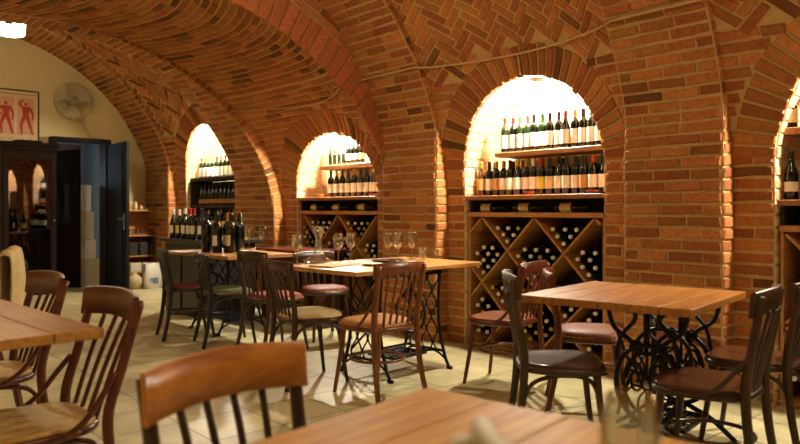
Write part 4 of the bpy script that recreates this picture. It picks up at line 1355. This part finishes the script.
# wall fan
fn = empty('wall_fan', (3.28, YB-.02, 2.82)); tag(fn, 'round caged electric fan mounted on the cream back wall', 'fan')
mb = smooth(MB())
R_ = .275
for yy, rr in ((-.20, R_), (-.12, R_*.98), (-.165, R_*1.01), (-.235, R_*.55), (-.245, .07)):
    mb.tube([Vector((rr*cos(2*pi*k/40), yy, rr*sin(2*pi*k/40))) for k in range(40)], .004, 5, closed=True)
for k in range(36):
    a_ = 2*pi*k/36; c_, s_ = cos(a_), sin(a_)
    mb.tube([(.06*c_, -.247, .06*s_), (R_*.55*c_, -.237, R_*.55*s_), (R_*c_, -.20, R_*s_), (R_*.99*c_, -.12, R_*.99*s_), (.09*c_, -.085, .09*s_)], .0022, 4)
mb.build('cage', M['fangrey'], fn)
mb = smooth(MB())
for k in range(3):
    a_ = 2*pi*k/3+.5
    rows = []
    for i in range(7):
        r_ = .05+.19*i/6; row = []
        for jx in range(6):
            t = -.42+.84*jx/5
            row.append(Vector((r_*cos(a_+t*(.9+.3*i/6)), -.165-.035*t, r_*sin(a_+t*(.9+.3*i/6)))))
        rows.append(row)
    m_ = smooth(MB()); m_.grid(rows); m_.grid([[p+Vector((0, .003, 0)) for p in r] for r in rows][::-1]); m_.build('blade', M['fanblade'], fn)
mb = smooth(MB()); mb.lathe([(0, -.252), (.05, -.25), (.06, -.24), (.055, -.14), (.07, -.10), (.065, -.04), (.0, -.03)], 20, axis='Y'); mb.build('motor', M['fandark'], fn)
mb = MB(); mb.box((0, -.015, -.08), (.10, .03, .22), bev=.008); mb.box((0, -.05, -.12), (.05, .07, .05), bev=.008); mb.build('bracket', M['fangrey'], fn)
mb = smooth(MB()); mb.tube(catmull([(.03, -.02, -.15), (.10, -.01, -.22), (.22, -.008, -.40), (.33, -.008, -.54)], 6), .006, 6); mb.build('power_cord', M['fangrey'], fn)

# ceiling lamps; those out of view are added as fill light
for (y, z, lb) in ((8.5, 3.22, 'lit white drum lamp under the vault at the top left corner'), (4.0, 3.45, 'unseen white drum fill lamp under the vault above the chairs'), (.3, 3.45, 'unseen white drum fill lamp under the vault above the foreground table')):
    lp = empty('ceiling_lamp', (1.87, y, z)); tag(lp, lb, 'lamp')
    mb = smooth(MB()); mb.lathe([(0, -.115), (.125, -.115), (.14, -.10), (.15, .11)], 24); mb.build('lamp_shade', M['lampshade'], lp)
    mb = smooth(MB()); mb.lathe([(0, .135), (.155, .135), (.155, .11), (.15, .108), (0, .109)], 24); mb.build('lamp_base', M['lampmetal'], lp)
    ceil_z = cell(y, s_total(y)*.5).z
    mb = smooth(MB()); mb.tube([(0, 0, .135), (0, 0, max(.16, 3.9-z if y < 5 else .33))], .012, 8); mb.build('lamp_rod', M['lampmetal'], lp)

# cable clipped along the vault with drops to the niche lamps
def on_surface(Y, z, off=.012):
    for (a, b), i in zip(PIERS, range(5)):
        if a-.01 <= Y <= b+.01 and i != 3:
            lo, hi = 1.2, 4.2
            for _ in range(40):
                m_ = (lo+hi)/2
                if rib_pt(Y, m_).z < z: lo = m_
                else: hi = m_
            return rib_pt(Y, lo, off+.016)
    lo, hi = .5, zone(Y)[0]+4
    p = cell(Y, s_of_z(Y, z), off+.016)
    return p
mb = smooth(MB())
pts = [on_surface(y, lerp(2.50, 2.46, (y+.1)/5.4)) for y in lin(-.1, 5.25, 60)]
pts += [cell(y, s_of_z(y, 2.36), .03) for y in lin(5.32, 8.0, 30)]
mb.tube(pts, .009, 6)
tag(mb.build('electric_cable', M['cable']), 'thin cable clipped along the brick vault above the niches', 'cable')
for nc, zc, lb in ((N3, 2.47, 'short cable dropping to the head of the largest niche'), (N2, 2.36, 'short cable dropping to the head of the low niche')):
    mb = smooth(MB()); y = nc['yc']
    mb.tube([cell(y+.02*i/6, s_of_z(y, lerp(zc, nc['top']+.01, i/6)), .032) for i in range(7)], .006, 6)
    tag(mb.build('electric_cable', M['cable']), lb, 'cable')

# small shelf unit by the door
su = empty('shelf_unit', (4.24, 11.02, 0)); tag(su, 'low pine shelf unit with glasses right of the dark door leaf', 'shelf')
for sx in (-1, 1): cp('side_panel', (sx*.27, 0, .60), (.025, .32, 1.20), 'pine', par=su)
for z in (.22, .48, .80, 1.19): cp('shelf_board', (0, 0, z), (.51, .32, .025), 'pine', par=su)
cp('back_panel', (0, .155, .6), (.51, .01, 1.18), 'pine', par=su)
for i in range(6):
    tumb = smooth(MB()); tumb.lathe([(0, .001), (.022, .001), (.026, .004), (.031, .09), (.029, .09), (.023, .01), (0, .009)], 14)
    o = tumb.build('tumbler', M['glass'], loc=(4.24-.2+.08*i, 10.93, .8135)); tag(o, 'clear tumbler %s from left on the shelf unit by the door' % ORD[i], 'glass', 'tumblers on the shelf unit by the door')
for i, (x, kind, m_) in enumerate(((4.07, .16, 'ochrebox'), (4.16, .13, 'ceramic'), (4.25, .07, 'ochrebox'), (4.33, .06, 'steel'))):
    mb = smooth(MB()); mb.lathe([(0, 0), (.03, 0), (.032, .004), (.032, kind*.7), (.018, kind*.82), (.017, kind), (0, kind)], 14)
    tag(mb.build('jar', M[m_], loc=(x, 10.95, 1.2035)), ('tall ochre jar on top of the shelf unit by the door', 'pale jar on top of the shelf unit by the door', 'short ochre jar on top of the shelf unit by the door', 'small metal jar on top of the shelf unit by the door')[i], 'jar')
for i, x in enumerate((4.10, 4.26, 4.41)):
    mb = MB(); mb.box((0, 0, .10), (.135, .24, .20), bev=.01); mb.box((0, -.122, .14), (.08, .006, .03))
    tag(mb.build('crate', M['darkbox'], loc=(x, 10.98, .4935)), ('left', 'middle', 'right')[i]+' of three dark boxes on the shelf unit by the door', 'box')
for i, x in enumerate((4.14, 4.34)):
    mb = MB(); mb.box((0, 0, .07), (.17, .22, .14), bev=.008)
    tag(mb.build('crate', M['carton'], loc=(x, 10.98, .2335)), ('left', 'right')[i]+' pale box on the lowest board of the shelf unit by the door', 'box')
mb = smooth(MB()); mb.lathe([(0, .0), (.06, .0), (.10, .05), (.115, .11), (.10, .17), (.06, .21), (.035, .225), (.035, .25), (.03, .25), (0, .245)], 22)
tag(mb.build('jug', M['ceramic'], loc=(4.02, 10.62, 0)), 'round pale stoneware jug on the floor beside the door leaf', 'jug')
mb = MB()
rows = []
for i, (z, w_, d_) in enumerate(((0, .12, .08), (.05, .13, .09), (.2, .125, .085), (.30, .11, .06), (.36, .105, .03), (.385, .11, .012))):
    rows.append([Vector((w_*x*(1+.05*sin(5*k+i)), d_*y*(1+.06*cos(3*k+i*2)), z+.008*sin(4*k))) for k, (x, y) in enumerate(((-1, -1), (-.3, -1.05), (.3, -1.05), (1, -1), (1.02, 0), (1, 1), (.3, 1.05), (-.3, 1.05), (-1, 1), (-1.02, 0)))])
for r in rows[0]: r.z = 0
mb.smooth = True; mb.grid(rows, closed=True); mb.add(rows[0], [tuple(range(10))[::-1]]); mb.add(rows[-1], [tuple(range(10))])
bg = mb.build('bag', M['bagwhite'], loc=(4.27, 10.58, 0)); tag(bg, 'white bulk bag standing on the floor below the shelf unit', 'bag')
mb = MB(); mb.box((.0, -.092, .12), (.13, .004, .09)); mb.build('printed_panel', M['bagblue'], bg)

# cartons in the doorway
def carton(loc, s, m, label, rz=0, open_=False):
    o = empty('carton', loc, rz); tag(o, label, 'box')
    mb = MB(); mb.box((0, 0, s[2]/2), s, bev=.004); bo = mb.build('body', M[m], o)
    mb = MB(); mb.box((0, 0, s[2]+.001), (.05, s[1]+.004, .003)); mb.box((0, -s[1]/2-.001, s[2]-.05), (.05, .003, .10)); mb.build('tape', M['label_cream'], o)
    if open_:
        for sx in (-1, 1):
            mb = MB(); mb.box((sx*(s[0]/2+.06), 0, s[2]+.03), (.15, s[1], .006), rot=Matrix.Rotation(sx*.55, 3, 'Y')); mb.build('flap', M[m], o)
    return o
carton((3.62, 11.75, 0), (.40, .34, .42), 'carton', 'brown cardboard carton at the bottom of the doorway stack', .1)
carton((3.60, 11.76, .426), (.38, .32, .30), 'cartonwhite', 'white carton second from the floor in the doorway stack', -.12)
carton((3.57, 11.78, .732), (.36, .30, .44), 'carton', 'tall pale carton third from the floor in the doorway stack', .05)
carton((3.55, 11.78, 1.178), (.33, .30, .42), 'cartonwhite', 'white carton on top of the doorway stack', -.05)
carton((3.32, 12.2, 0), (.30, .30, .30), 'cartonwhite', 'white carton on the floor behind the doorway stack', .3, True)
mb = MB(); mb.box((0, 0, 1.1), (.10, .05, 2.3), bev=.004)
tag(mb.build('plank', M['cabwood'], loc=(3.95, 12.6, .02), rot=(0, rad(-16), 0)), 'dark plank leaning in the store room beyond the doorway', 'plank')

# ------------------------------------------------------------------ camera and view
cam = bpy.data.cameras.new('camera'); co = bpy.data.objects.new('camera', cam); COL.objects.link(co)
co.location = (0, 0, 1.2); co.rotation_euler = (rad(90), 0, rad(-YAW))
cam.sensor_width = 36; cam.lens = 700/800*36
cam.shift_y = -12/800
cam.dof.use_dof = True; cam.dof.focus_distance = 5.0; cam.dof.aperture_fstop = 2.4
cam.clip_start = .05
scn.camera = co
w = bpy.data.worlds.new('world'); scn.world = w; w.use_nodes = True
w.node_tree.nodes['Background'].inputs['Color'].default_value = (1, .75, .45, 1)
w.node_tree.nodes['Background'].inputs['Strength'].default_value = .02
vs = scn.view_settings
vs.view_transform = 'Standard'; vs.look = 'None'; vs.gamma = 1; vs.use_curve_mapping = False
vs.exposure = 0.0
